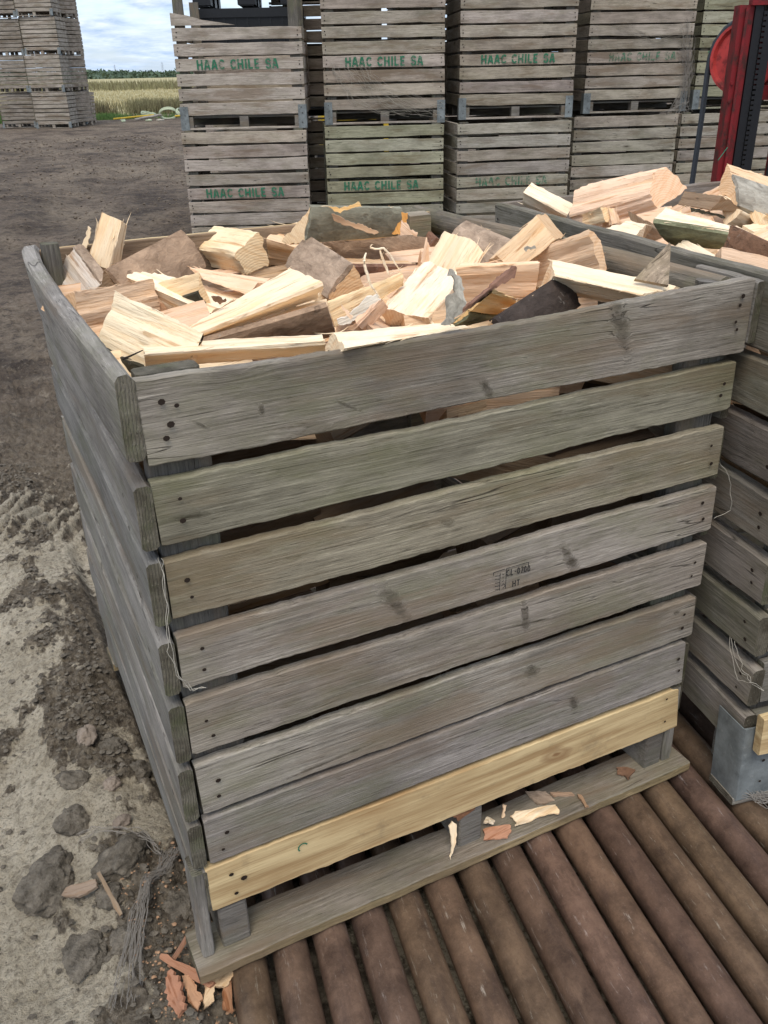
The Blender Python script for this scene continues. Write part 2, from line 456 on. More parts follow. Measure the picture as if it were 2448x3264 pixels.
# weathered boards, grain along local X
def weathered(name,c0,c1,moss=.5,knots=True,far=False,marks=()):
    t=NT(name,.9)
    base=t.coord((1,1,1))
    kv=t.n('ShaderNodeVectorMath',{0:base,1:(2.1,1.,7.)},operation='MULTIPLY').outputs[0]
    vo=t.n('ShaderNodeTexVoronoi',{'Vector':kv,'Scale':1.}).outputs['Distance']
    gk=t.ramp(t.noise(t.coord((1.1,1.,2.3)),1.7,2.,.5),[(.47,0.),(.56,1.)])
    off=t.math('MULTIPLY',t.ramp(vo,[(0.,1.),(.06,.6),(.13,.18),(.21,0.)]),gk)
    ofv=t.n('ShaderNodeVectorMath',{0:off,1:(0.,.02,.026)},operation='MULTIPLY').outputs[0]
    mk=None
    if marks:mkn=t.math('MULTIPLY',t.math('SUBTRACT',t.noise(t.coord((30,30,60)),1.,5.,.7),.42),1.5)
    raw=t.n('ShaderNodeTexCoord').outputs['Object']
    for (mx_,mz_,ma,ml,mw) in marks:
        mp=t.n('ShaderNodeMapping',{'Vector':raw,'Location':(mx_,0,mz_),'Rotation':(0,R(ma),0),'Scale':(ml,1000.,mw)},vector_type='TEXTURE').outputs[0]
        ln=t.n('ShaderNodeVectorMath',{0:mp},operation='LENGTH').outputs['Value'];ln=t.math('ADD',ln,mkn)
        f=t.ramp(ln,[(0.,1.),(.35,.75),(.7,.25),(1.,0.)])
        mk=f if mk is None else t.math('MAXIMUM',mk,f)
    bb=t.n('ShaderNodeVectorMath',{0:base,1:ofv},operation='ADD').outputs[0]
    if mk is not None:
        mo=t.n('ShaderNodeVectorMath',{0:mk,1:(.04,.02,.018)},operation='MULTIPLY').outputs[0]
        bb=t.n('ShaderNodeVectorMath',{0:bb,1:mo},operation='ADD').outputs[0]
    def cc(sc,warp=0,ws=1.):
        mp=t.n('ShaderNodeVectorMath',{0:bb,1:sc},operation='MULTIPLY').outputs[0]
        if warp:
            no=t.n('ShaderNodeTexNoise',{'Vector':mp,'Scale':ws,'Detail':2.})
            sub=t.n('ShaderNodeVectorMath',{0:no.outputs['Color'],1:(.5,.5,.5)},operation='SUBTRACT').outputs[0]
            mp=t.n('ShaderNodeVectorMath',{0:mp,1:t.n('ShaderNodeVectorMath',{0:sub,'Scale':warp},operation='SCALE').outputs[0]},operation='ADD').outputs[0]
        return mp
    fine=t.noise(cc((.55,9.,24.),.25,.5),4.,9.,.68)
    fib=t.noise(cc((1.6,60.,95.),.25,.3),2.2,6.,.75)
    flk=t.noise(cc((7.,80.,140.)),1.9,4.,.8)
    c=t.mix(t.ramp(fine,[(.20,.15),(.80,.9)]),c0,c1)
    c=t.mix(t.ramp(fib,[(.49,.0),(.64,.55)]),c,tuple(min(1,a*1.30) for a in c1))
    c=t.mix(t.math('MULTIPLY',t.ramp(fib,[(.34,1.),(.44,0.)]),.45),c,tuple(a*.42 for a in c0))
    c=t.mix(t.ramp(flk,[(.57,0.),(.66,.6)]),c,tuple(min(1,a*1.55) for a in c1))
    c=t.mix(t.ramp(flk,[(.34,.75),(.44,0.)]),c,tuple(a*.36 for a in c0))
    bl=t.noise(t.coord((2.2,3.,5.)),1.1,5.,.65)
    c=t.mix(t.ramp(bl,[(.47,0.),(.64,.62)]),c,tuple(a*.66 for a in c0))
    ms=t.noise(t.coord((3.1,4.,7.)),1.3,8.,.72)
    c=t.mix(t.math('MULTIPLY',t.ramp(ms,[(.46,0.),(.64,1.)]),moss),c,(.150,.150,.082))
    br=t.noise(t.coord((1.7,5.,9.),warp=.4),1.2,5.,.6)
    c=t.mix(t.ramp(br,[(.51,0.),(.64,.62)]),c,(.175,.132,.092))
    c=t.mix(t.ramp(br,[(.32,.45),(.46,0.)]),c,tuple(min(1,a*1.18) for a in c1))
    ck=t.noise(cc((1.3,14.,26.),.25,.5),1.,2.,.5)
    ckm=t.ramp(ck,[(.492,0.),(.5,1.),(.508,0.)])
    gate=t.ramp(bl,[(.38,1.),(.47,0.)])
    ckm=t.math('MULTIPLY',ckm,gate)
    c=t.mix(t.math('MULTIPLY',ckm,.8),c,(.035,.030,.025))
    if knots:
        kn=t.ramp(vo,[(.035,.9),(.06,.5),(.10,.28),(.19,0.)])
        gk=t.ramp(t.noise(t.coord((1.1,1.,2.3)),1.7,2.,.5),[(.47,0.),(.56,1.)])
        c=t.mix(t.math('MULTIPLY',kn,gk),c,(.05,.038,.030))
    if mk is not None:
        wn_=t.noise(t.coord((9,60,60)),1.5,5.,.7)
        mm=t.math('MULTIPLY',t.ramp(mk,[(.05,0.),(.5,.7),(.8,1.)]),t.ramp(wn_,[(.30,1.),(.62,.35)]))
        c=t.mix(mm,c,(.052,.043,.030))
    at=t.n('ShaderNodeAttribute',attribute_name='tint').outputs['Color']
    c=t.mix(1.,c,at,'MULTIPLY')
    c=t.mix(1.,c,t.objcol(),'MULTIPLY')
    h=t.math('ADD',t.math('MULTIPLY',t.math('SUBTRACT',fib,ckm),.8),t.math('ADD',t.math('MULTIPLY',fine,.45),t.math('MULTIPLY',flk,.25)))
    return t.out(c,h,.0035 if not far else .005,1.)
W_GREY=weathered('weathered_grey_board',(.128,.114,.095),(.285,.262,.232),.40)
MARKS=((.888,1.200,68,.095,.026),(.60,1.125,60,.034,.012),(.184,1.163,80,.016,.007),(.518,.883,20,.022,.012),(.055,1.01,5,.05,.006),
 (.406,.746,58,.085,.022),(.809,.730,60,.075,.018),(.71,.615,82,.065,.014),(.737,.464,30,.032,.020),(1.141,.492,10,.016,.012),(.86,.336,75,.040,.018),
 (.331,1.143,30,.040,.003),(.086,1.157,35,.022,.004),(.70,.60,5,.12,.004),(1.0,.98,8,.10,.004),(.25,.42,-4,.16,.005))
W_FRONT=weathered('front_board_grey',(.140,.122,.100),(.325,.298,.262),.5,True,False,MARKS)
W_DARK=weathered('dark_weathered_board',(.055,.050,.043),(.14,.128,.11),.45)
def endgrain():
    t=NT('weathered_end_grain',.92);v=t.coord((1,1,1));n=t.noise(v,14.,6.,.7);n2=t.noise(v,90.,5.,.75);n3=t.noise(v,22.,4.,.6)
    sp=t.n('ShaderNodeSeparateXYZ',{0:v});ph=t.math('ADD',t.math('MULTIPLY',sp.outputs['Y'],1300.),t.math('MULTIPLY',n,26.))
    w=t.math('ADD',t.math('MULTIPLY',t.math('SINE',ph),.5),.5)
    c=t.mix(t.ramp(n3,[(.38,0.),(.62,1.)]),(.075,.064,.045),(.165,.148,.112))
    c=t.mix(t.math('MULTIPLY',w,.28),c,(.045,.040,.028))
    c=t.mix(t.ramp(n,[(.48,0.),(.66,.55)]),c,(.095,.108,.048))
    c=t.mix(t.ramp(n2,[(.58,0.),(.70,.5)]),c,(.25,.225,.18));c=t.mix(t.ramp(n2,[(.32,.6),(.42,0.)]),c,(.03,.026,.02))
    c=t.mix(1.,c,t.objcol(),'MULTIPLY')
    return t.out(c,t.math('ADD',n2,t.math('MULTIPLY',w,.5)),.003)
W_END=endgrain()
BLOCKW=weathered('grey_pallet_block_wood',(.10,.088,.074),(.22,.20,.175),.3,False)
W_BACK=weathered('pale_weathered_board',(.225,.198,.168),(.420,.382,.335),.28,True,True)
def newboard():
    t=NT('fresh_yellow_pine',.7)
    v=t.coord((1.1,8.,18.),False,warp=.8,wscale=.9);n=t.noise(v,2.2,7.,.6)
    c=t.mix(t.ramp(n,[(.38,0.),(.62,1.)]),(.36,.24,.115),(.60,.46,.25))
    nf=t.noise(t.coord((2.,60.,90.),False),2.,5.,.7);c=t.mix(t.ramp(nf,[(.34,.6),(.46,0.)]),c,(.27,.15,.06));c=t.mix(t.ramp(nf,[(.56,0.),(.68,.5)]),c,(.66,.50,.27))
    v2=t.coord((2.2,8,11),False);n2=t.noise(v2,.8,4.)
    c=t.mix(t.ramp(n2,[(.52,0.),(.75,.75)]),c,(.30,.155,.055))
    vk=t.coord((1.6,1,5.2),False,warp=.3);vo=t.n('ShaderNodeTexVoronoi',{'Vector':vk,'Scale':1.}).outputs['Distance']
    c=t.mix(t.ramp(vo,[(.03,.85),(.07,.3),(.13,.0)]),c,(.12,.065,.03))
    raw=t.n('ShaderNodeTexCoord').outputs['Object']
    mp=t.n('ShaderNodeMapping',{'Vector':raw,'Location':(.82,0,.205),'Rotation':(0,R(20),0),'Scale':(.062,1000.,.034)},vector_type='TEXTURE').outputs[0]
    ln=t.n('ShaderNodeVectorMath',{0:mp},operation='LENGTH').outputs['Value'];ln=t.math('ADD',ln,t.math('MULTIPLY',t.noise(v,2.,4.),.9));ln=t.math('SUBTRACT',ln,.25)
    c=t.mix(t.ramp(ln,[(.18,.9),(.34,.35),(.60,.6),(.9,.25),(1.5,0.)]),c,(.22,.115,.05))
    v3=t.coord((9,9,9),False);n3=t.noise(v3,1.,6.,.7)
    c=t.mix(t.ramp(n3,[(.56,0.),(.70,.5)]),c,(.17,.13,.08))
    return t.out(c,n,.002)
W_NEW=newboard()
W_OLDY=weathered('yellowed_board_edge',(.15,.115,.065),(.34,.275,.165),.25,False)
# split firewood, grain along local X, base = object colour
def splitwood():
    t=NT('split_firewood',.78);t.b.inputs['Specular IOR Level'].default_value=.2
    v=t.coord((2.,26.,26.),warp=.7,wscale=.7);n=t.noise(v,1.6,6.,.62)
    v2=t.coord((5.,110.,110.),warp=.5,wscale=.5);f=t.noise(v2,1.5,4.,.7)
    oc=t.objcol()
    c=t.mix(t.ramp(n,[(.36,.9),(.5,0.),(.62,.2)]),oc,(.94,.82,.68),'MULTIPLY')
    c=t.mix(t.ramp(f,[(.30,.6),(.42,0.)]),c,(.62,.45,.30),'MULTIPLY')
    v3=t.coord((7,10,10));b=t.noise(v3,1.,5.,.6)
    c=t.mix(t.ramp(b,[(.56,0.),(.74,.5)]),c,(.80,.66,.56),'MULTIPLY')
    v4=t.coord((3.,40.,40.),warp=.8,wscale=.6);g=t.noise(v4,1.1,3.,.5)
    c=t.mix(t.ramp(g,[(.62,0.),(.67,.7)]),c,(.58,.42,.29),'MULTIPLY')
    h=t.math('ADD',n,t.math('MULTIPLY',f,.5))
    return t.out(c,h,.006)
SPLIT=splitwood()
def sawn():
    t=NT('sawn_firewood_end',.82)
    v=t.coord((3,50,12),warp=.2);n=t.noise(v,2.,5.,.6)
    vr=t.n('ShaderNodeVectorMath',{0:t.coord((0,1,1),False,warp=.02,wscale=8),1:(0,.06,.05)},operation='ADD').outputs[0]
    ln=t.n('ShaderNodeVectorMath',{0:vr},operation='LENGTH').outputs['Value']
    w=t.math('SINE',t.math('MULTIPLY',ln,900.));w=t.math('ADD',t.math('MULTIPLY',w,.5),.5)
    c=t.mix(t.math('MULTIPLY',w,.25),t.objcol(),(.72,.52,.34),'MULTIPLY')
    c=t.mix(t.ramp(n,[(.35,.5),(.55,0.)]),c,(.8,.62,.45),'MULTIPLY')
    c=t.mix(.55,c,(.93,.86,.76),'MULTIPLY')
    return t.out(c,t.math('ADD',n,t.math('MULTIPLY',w,.15)),.0025)
SAWN=sawn()
def barkmat():
    t=NT('firewood_bark',.92)
    v=t.coord((12,26,26),warp=.6,wscale=2);n=t.noise(v,1.,8.,.72)
    oc=t.objcol()
    c=t.mix(t.ramp(n,[(.32,0.),(.66,1.)]),(.42,.38,.34),(1.35,1.3,1.25))
    c=t.mix(1.,oc,c,'MULTIPLY')
    vs=t.coord((13,21,21),warp=.9,wscale=1.5);vo=t.n('ShaderNodeTexVoronoi',{'Vector':vs,'Scale':1.}).outputs['Distance']
    sc=t.ramp(vo,[(.05,.5),(.12,.9),(.19,0.)])
    c=t.mix(t.math('MULTIPLY',sc,.55),c,(.05,.035,.025))
    vl=t.coord((18,18,18));l=t.noise(vl,1.,4.,.8)
    c=t.mix(t.ramp(l,[(.62,0.),(.72,.55)]),c,(.32,.30,.26))
    h=t.math('ADD',n,t.math('MULTIPLY',sc,-.25))
    return t.out(c,h,.009)
BARK=barkmat()
def rust():
    t=NT('rusty_roller_steel',.55);t.b.inputs['Metallic'].default_value=.25
    v=t.coord((6,6,6));n=t.noise(v,2.,9.,.72)
    c=t.mix(t.ramp(n,[(.3,0.),(.7,1.)]),(.062,.039,.029),(.22,.140,.098))
    v2=t.coord((3.5,14,14));m=t.noise(v2,1.5,6.,.7)
    c=t.mix(t.ramp(m,[(.54,0.),(.68,.7)]),c,(.072,.046,.037));c=t.mix(t.ramp(m,[(.30,.6),(.42,0.)]),c,(.23,.15,.105))
    v3=t.coord((5,34,34));k=t.noise(v3,2.3,5.,.75)
    c=t.mix(t.ramp(k,[(.61,0.),(.70,.65)]),c,(.42,.37,.33))
    vf=t.coord((30,30,30));sp_=t.noise(vf,4.,6.,.85);c=t.mix(t.ramp(sp_,[(.56,0.),(.70,.45)]),c,(.27,.20,.16));c=t.mix(t.ramp(sp_,[(.30,.5),(.42,0.)]),c,(.03,.02,.017))
    c=t.mix(1.,c,t.objcol(),'MULTIPLY')
    return t.out(c,n,.0022,rough=t.ramp(m,[(.3,.34),(.7,.56)]))
RUST=rust()
NAIL=plain('rusted_nail',(.028,.019,.014),.7,.3)
def steelmat():
    t=NT('galvanised_bracket',.55);t.b.inputs['Metallic'].default_value=.3
    v=t.coord((1,1,1));n=t.noise(v,11.,8.,.7);n2=t.noise(v,34.,5.,.7)
    c=t.mix(t.ramp(n,[(.34,0.),(.64,1.)]),(.115,.128,.128),(.25,.275,.275))
    c=t.mix(t.ramp(n2,[(.60,0.),(.72,.6)]),c,(.40,.41,.39));c=t.mix(t.ramp(n,[(.62,0.),(.72,.5)]),c,(.16,.11,.07))
    return t.out(c,n2,.0015)
STEEL=steelmat()
BLACK=plain('black_painted_steel',(.014,.014,.016),.42,.2)
BPLAS=plain('black_plastic',(.015,.016,.018),.4)
def redpaint(name='worn_red_paint',ca=(.17,.011,.014),cb=(.050,.016,.013)):
    t=NT(name,.5)
    v=t.coord((5,5,5));n=t.noise(v,2.,8.,.7)
    c=t.mix(t.ramp(n,[(.47,0.),(.62,1.)]),ca,cb)
    return t.out(c,n,.002)
RED=redpaint();RED2=redpaint('faded_red_drum_paint',(.42,.045,.040),(.16,.022,.020))
HOSE=plain('dark_hose_rubber',(.035,.04,.048),.6)
GREEN=plain('green_netting',(.02,.16,.10),.8)
TWINE=plain('pale_frayed_twine',(.40,.37,.31),.9)
GTWINE=plain('grey_dried_netting',(.22,.20,.175),.9)
YPIPE=plain('yellow_pipe_plastic',(.55,.38,.04),.5)
COIL=plain('pale_green_hose_plastic',(.42,.47,.33),.6)
def inkmat(name,col,lo,hi,sc):
    t=NT(name,.85);v=t.coord((1,1,1));n=t.noise(v,sc,6.,.75)
    a=t.ramp(n,[(lo,1.),(hi,0.)])
    t.b.inputs['Base Color'].default_value=(*col,1);t.t.links.new(a,t.b.inputs['Alpha'])
    return t.m
INK=inkmat('green_stencil_paint',(.030,.145,.080),.50,.68,26.)
INKF=inkmat('faded_green_stencil_paint',(.06,.17,.10),.40,.58,26.)
STAMP=inkmat('black_stamp_ink',(.03,.028,.026),.56,.68,160.)
def claymat(name,a,b,sc,bump):
    t=NT(name,.95);v=t.coord((1,1,1));n=t.noise(v,sc,9.,.7)
    n2=t.noise(v,sc*7,4.,.7)
    c=t.mix(t.ramp(n,[(.35,0.),(.65,1.)]),a,b)
    c=t.mix(t.ramp(n2,[(.60,0.),(.70,.6)]),c,(.30,.27,.22))
    return t.out(c,t.math('ADD',n,t.math('MULTIPLY',n2,.4)),bump)
CLAY=claymat('damp_clay_clod',(.085,.072,.055),(.27,.235,.185),30.,.020)
# ------------------------------------------------------------------ boards and crates
def board(mb,L,z0,z1,y0,y1,nx=20,seed=0,mat=0,emat=1,xl=(0,0),xr=(0,0),dz0=0,dz1=0,wob=.0018,c=.003,bow=0.,round_=False,sag=0.,tmat=None):
    """board along x from 0..L; xl/xr=(bottom,top) end offsets; dz0/dz1 rise of bottom/top edge at the far end"""
    rows=[];rng=random.Random(seed);s=seed*7.31
    if round_: c=min(.4*(y1-y0),.0055)
    for i in range(nx+1):
        t=i/nx;row=[]
        b=z0+dz0*t+wob*nz(t*L*3.2,s)*1.5+wob*.9*nz(t*L*14,s+3)+wob*.6*nz(t*L*55,s+4);tp=z1+dz1*t+wob*nz(t*L*3.,s+9)*1.5+wob*.9*nz(t*L*15,s+5)+wob*.6*nz(t*L*60,s+6)
        tp-=sag*math.sin(PI*min(1,t*1.04))**.8*(1.15-.4*t)
        if i in(0,nx): b+=rng.uniform(0,.004);tp-=rng.uniform(0,.003)
        yy=bow*math.sin(PI*t)+wob*nz(t*L*2,s+20)*1.2
        prof=[(y0+c,b),(y1-c,b),(y1,b+c),(y1,tp-c),(y1-c,tp),(y0+c,tp),(y0,tp-c),(y0,b+c)]
        for (y,z) in prof:
            f=(z-b)/(tp-b+1e-9)
            x=(xl[0]*(1-f)+xl[1]*f)*(1-t)+(L+xr[0]*(1-f)+xr[1]*f)*t
            if i in(0,nx): x+=.0016*nz(z*40,y*40,s)
            row.append((x,y+yy,z))
        rows.append(row)
    f0=len(mb.f);b=mb.quadgrid(rows,mat,True)
    if tmat is not None:
        for q in range(f0,len(mb.f)):
            if (q-f0)%8 in(4,):mb.m[q]=tmat
    mb.face(range(b,b+8),emat);mb.face(range(b+8*nx,b+8*nx+8),emat)
def nails(mb,xs,zs,y,r=.0042,mat=2,n=7,rng=random):
    for x in xs:
        for z in zs:
            xx=x+rng.uniform(-.006,.006);zz=z+rng.uniform(-.006,.006);rr=r*rng.uniform(.75,1.2)
            mb.poly([(xx+rr*math.cos(2*PI*k/n)*1.15,y-.0009,zz+rr*math.sin(2*PI*k/n)) for k in range(n)],mat)
def panel_mesh(name,L,rows,th=.022,nx=14,seed=0,mat=None,nailr=.0045,skip=(),jit=.004,rnd=False,wob=.002):
    mb=MB();rng=random.Random(seed)
    for i,(z0,z1) in enumerate(rows):
        if i in skip:continue
        j=lambda a:rng.uniform(-a,a)
        q=rng.uniform(.82,1.14);mb.settint((q*rng.uniform(.98,1.05),q,q*rng.uniform(.90,1.03)))
        board(mb,L,z0+j(jit),z1+j(jit),0,th,nx,seed*13+i,xl=(j(.004),j(.004)),xr=(j(.006),j(.006)),dz0=j(jit),dz1=j(jit),wob=wob,bow=j(.004),round_=rnd)
        if nailr: nails(mb,(.035,L-.035),(z0+.35*(z1-z0),z0+.68*(z1-z0)),-.0012-.003,nailr,rng=rng)
    return mb.build(name,[mat or W_GREY,W_END,NAIL],me_only=True,fixn=True)
SPLITLIT=plain('wood_litter',(.34,.21,.125),.85,0,.5,60.,.002)
W_BROWN=weathered('brown_inner_board',(.20,.135,.085),(.34,.245,.165),.05,False)
# ================================================================== FRONT CRATE
FE=[[-.002,1.242,1.213,1.252],[.001,1.107,1.213,1.102],[-.001,1.079,1.202,1.083],[.002,.969,1.204,.979],[.002,.943,1.195,.945],[.003,.832,1.198,.832],[.002,.798,1.2,.806],[.002,.691,1.202,.695],[.001,.659,1.199,.663],[.001,.543,1.2,.55],[.001,.521,1.195,.52],[.004,.4,1.2,.408],[.002,.385,1.184,.4],[.003,.273,1.191,.275],[-.009,.264,1.186,.26],[-.006,.147,1.201,.133]]
W1=1.2;D1=1.21
c1=empty('wooden_crate',(0,0,0))
tag(c1,'large weathered slatted crate heaped with firewood, one yellow new board at its base','crate')
def front_board(mb,k,mat,emat,seed,bow=0.,sag=0.):
    a=FE[2*k];b=FE[2*k+1]
    # x of left/right ends at top & bottom; z of edges
    mb2=MB();L=1.2;mb.settint(((1.02,.99,.94),(.90,.90,.76),(1.06,1.02,.85),(1.18,1.14,1.10),(1.06,1.01,.96),(1.16,1.14,1.09),(1.02,1.0,1.02),(1,1,1))[k])
    board(mb2,L,b[1],a[1],0,.022,150,seed,mat,emat,xl=(b[0],a[0]),xr=(b[2]-L,a[2]-L),dz0=b[3]-b[1],dz1=a[3]-a[1],wob=.0028,c=.0022,bow=bow,sag=sag)
    o=len(mb.v);mb.v+=mb2.v;mb.f+=[tuple(i+o for i in f) for f in mb2.f];mb.m+=mb2.m
rng=random.Random(5)
mb=MB()
for k in range(1,7):
    front_board(mb,k,0,1,100+k,rng.uniform(-.003,.003))
    a=FE[2*k];b=FE[2*k+1];h=a[1]-b[1]
    for xx in(.036,):
        nails(mb,(xx,),(b[1]+.33*h,b[1]+.66*h),-.004,.0040,rng=rng)
    h2=a[3]-b[3];nails(mb,(1.165,),(b[3]+.33*h2,b[3]+.66*h2),-.004,.0040,rng=rng)
fp=mb.build('slat_panel',[W_FRONT,W_END,NAIL],c1)
mb=MB();front_board(mb,0,0,1,91,.004,.014)
nails(mb,(.036,),(1.202,1.174,1.150),-.004,.0046,rng=rng);nails(mb,(1.178,),(1.222,1.205,1.175,1.148),-.004,.0042,rng=rng)
nails(mb,(.058,),(1.19,),-.004,.0036,rng=rng)
tb=mb.build('top_board',[W_FRONT,W_END,NAIL],c1)
mb=MB();front_board(mb,7,0,0,97,.0)
nails(mb,(.040,),(.235,.178),-.004,.0045,mat=1,rng=rng);nails(mb,(1.15,),(.24,.17),-.004,.004,mat=1,rng=rng);nails(mb,(.06,),(.205,),-.004,.006,mat=1,rng=rng)
nb=mb.build('replacement_board',[W_NEW,NAIL],c1);nb['label']='fresh yellow pine board, the lowest of the front'
# left side panel: ends (thick end grain) face the camera
def side_rows(jit,seed,shift=0):
    r=random.Random(seed);o=[]
    for k in range(1,7):
        o.append(((FE[2*k+1][1])-.004+shift+r.uniform(-jit,jit),(FE[2*k][1])-.001+shift+r.uniform(-jit,jit)))
    return o
mb=MB()
for i,(z0,z1) in enumerate(side_rows(.003,3)):
    mb.settint(((.92,.93,.96),(.72,.75,.79),(.95,.97,1.),(.78,.80,.82),(.98,.98,1.),(.82,.84,.87))[i%6])
    board(mb,D1,z0,z1,.003,.030,40,200+i,dz0=0,dz1=0,wob=.003,bow=.003,round_=True,c=.003)
    nails(mb,(D1-.045,),(z0+.3*(z1-z0),z0+.7*(z1-z0)),-.0045,.0050,rng=rng)
board(mb,D1,.150,.262,.004,.028,30,215,wob=.003)
lp=mb.build('slat_panel',[W_GREY,W_END,NAIL],c1);lp.location=(-.004,D1,0);lp.rotation_euler=(0,0,R(-91.35))
mb=MB()
# the warped top board on the left side: bowed outwards
rows=[];nx=60
for i in range(nx+1):
    t=i/nx;x=t*D1;yb=-.017*math.sin(PI*min(1,t**.62))**1.0+.004
    zt=1.253+.0025*nz(x*9,3)+.0015*nz(x*40,5);zb=1.118
    th=.029
    tilt=.012*(1-t)
    prof=[(yb+.004,zb),(yb+th-.006,zb),(yb+th,zb+.008),(yb+th-tilt*0,zt-.012),(yb+th-.010,zt),(yb+.006-tilt,zt-.002),(yb-tilt,zt-.010),(yb,zb+.006)]
    rows.append([(x+.002*nz(z*30,y*50,7)*(i in(0,nx)),y+.0012*nz(x*20,z*20,3),z) for y,z in prof])
b=mb.quadgrid(rows,0,True);mb.face(range(b,b+8),1);mb.face(range(b+8*nx,b+8*nx+8),1)
o=mb.build('top_board',[W_GREY,W_END,NAIL],c1);o.location=(-.006,D1,0);o.rotation_euler=(0,0,R(-91.35));o.color=(1.10,1.10,1.12,1)
# right side panel
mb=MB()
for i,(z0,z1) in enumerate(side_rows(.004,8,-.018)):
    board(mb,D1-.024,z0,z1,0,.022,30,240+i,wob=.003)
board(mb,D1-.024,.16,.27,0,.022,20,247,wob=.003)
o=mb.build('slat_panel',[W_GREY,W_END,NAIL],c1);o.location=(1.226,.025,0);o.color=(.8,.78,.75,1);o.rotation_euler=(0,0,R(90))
mb=MB();board(mb,.17,1.118,1.248,0,.020,10,261,wob=.004)
o=mb.build('top_board',[W_GREY,W_END,NAIL],c1);o.location=(1.238,.027,0);o.rotation_euler=(0,R(-1.5),R(90))
# rounded right rail
mb=MB();rows=[];nx=40
for i in range(nx+1):
    t=i/nx;x=t*1.28;r=.0;pr=[]
    cy,cz=.030,1.218
    for k in range(12):
        a=2*PI*k/12;pr.append((x+.003*nz(k,9,2)*(i in(0,nx)),cy+.026*math.cos(a)*(1+.06*nz(x*4,k)),cz+.036*math.sin(a)*(1+.05*nz(x*5,k+3))+.004*math.sin(x*4)))
    rows.append(pr)
b=mb.quadgrid(rows,0,True);mb.face(range(b,b+12),1);mb.face(range(b+12*nx,b+12*nx+12),1)
o=mb.build('side_rail',[W_DARK,W_END],c1);o.location=(1.178+.02,.03,0);o.rotation_euler=(0,0,R(90));o.color=(1.5,1.45,1.35,1)
mb=MB();board(mb,1.16,1.04,1.165,0,.020,20,262,wob=.003)
o=mb.build('inner_board',[W_DARK,W_END],c1);o.location=(1.196,.03,0);o.rotation_euler=(0,0,R(90))
# back panel with fresh-sawn top edge
mb=MB()
for i,(z0,z1) in enumerate(side_rows(.004,21)):
    board(mb,W1,z0,z1,0,.022,20,270+i,wob=.002)
o=mb.build('slat_panel',[W_GREY,W_END],c1);o.location=(W1,D1+.002,0);o.rotation_euler=(0,0,R(180))
mb=MB();board(mb,W1,1.115,1.243,0,.022,40,281,0,0,wob=.002,bow=-.006,tmat=1)
o=mb.build('back_top_board',[W_BROWN,W_NEW],c1);o.location=(W1-.0,D1+.003,0);o.rotation_euler=(0,0,R(180));o['label']='pale sawn board along the top of the back'
# posts
for (x0,y0,zt,sd) in((.004,.0245,1.240,1),(1.085,.0245,1.20,2),(.022,1.13,1.262,3)):
    pw=.10 if sd<3 else .045
    mb=MB();board(mb,zt-.14,0,pw,0,.042,20,300+sd,wob=.003,c=.006)
    o=mb.build('corner_post',[W_DARK,W_END],c1);o.rotation_euler=(0,R(-90),0);o.location=(x0+pw,y0,.14)
mb=MB();b=len(mb.v)
for z in(.14,1.250): mb.v+=[(1.036,1.105,z),(1.108,1.108,z),(1.130,1.188,z),(1.070,1.192,z)]
for q in((0,1,5,4),(1,2,6,5),(2,3,7,6),(3,0,4,7)):mb.face(q,0)
mb.face((0,3,2,1),1);mb.face((4,5,6,7),1)
o=mb.build('corner_post',[W_DARK,BLOCKW],c1);o.color=(1.6,1.5,1.3,1)
# front right post top seen inside the corner
mb=MB();rows=[]
for z in(.9,1.0,1.1,1.2,1.245):
    rows.append([(1.15+.028*math.cos(a)+.003*nz(a*3,z*9),.055+.026*math.sin(a),z) for a in [2*PI*k/10 for k in range(10)]])
b=mb.quadgrid(rows,0,True);mb.face(range(b+40,b+50),1)
o=mb.build('post_top',[W_DARK,BLOCKW],c1)
# pallet base
for (yb,w,sd) in((-.034,.112,1),(.55,.10,2),(1.10,.11,3)):
    xs=-.057 if sd==1 else .0
    mb=MB();board(mb,1.233-xs,0,w,0,.028,40,320+sd,wob=.0028,c=.003,dz0=.004,dz1=-.004,tmat=2)
    o=mb.build('bottom_board',[W_GREY,W_END,W_OLDY],c1);o.rotation_euler=(R(-90),0,0);o.location=(-.057,yb+w if 0 else yb,0.0285)
    # rotated so that local z -> +y
    o.rotation_euler=(R(-90),0,0);o.scale=(1,1,-1) if False else (1,1,1)
    o.rotation_euler=(R(90),0,0);o.location=(xs,yb+w,.0005);o.color=(1.0,.93,.84,1)
def block(x0,x1,y0,y1,z0,z1,sd,par,mat=None):
    mb=MB();r=random.Random(sd);j=lambda:r.uniform(-.003,.003);c=.003
    P=[(x0,y0),(x1,y0),(x1,y1),(x0,y1)];rows=[]
    for z in(z0,z0+.3*(z1-z0),z0+.7*(z1-z0),z1):
        ring=[]
        for k,(x,y) in enumerate(P):
            nx_,ny_=P[(k+1)%4];px_,py_=P[k-1]
            d1=Vector((nx_-x,ny_-y)).normalized();d0=Vector((px_-x,py_-y)).normalized()
            ring.append((x+d0.x*c+j()*.3,y+d0.y*c+j()*.3,z));ring.append((x+d1.x*c+j()*.3,y+d1.y*c+j()*.3,z))
        rows.append(ring)
    b=mb.quadgrid(rows,0,True);mb.face(range(b,b+8));mb.face(range(b+24,b+32))
    o=mb.build('block',[mat or BLOCKW],par)
    return o
for yy,dp in((.006,.10),(.55,.10),(1.08,.12)):
    for i,(xa,xb) in enumerate(((.005,.064),(.567,.626),(1.111,1.165))):
        block(xa,xb,yy,yy+dp,.0295,.139,int(yy*100)+i,c1)
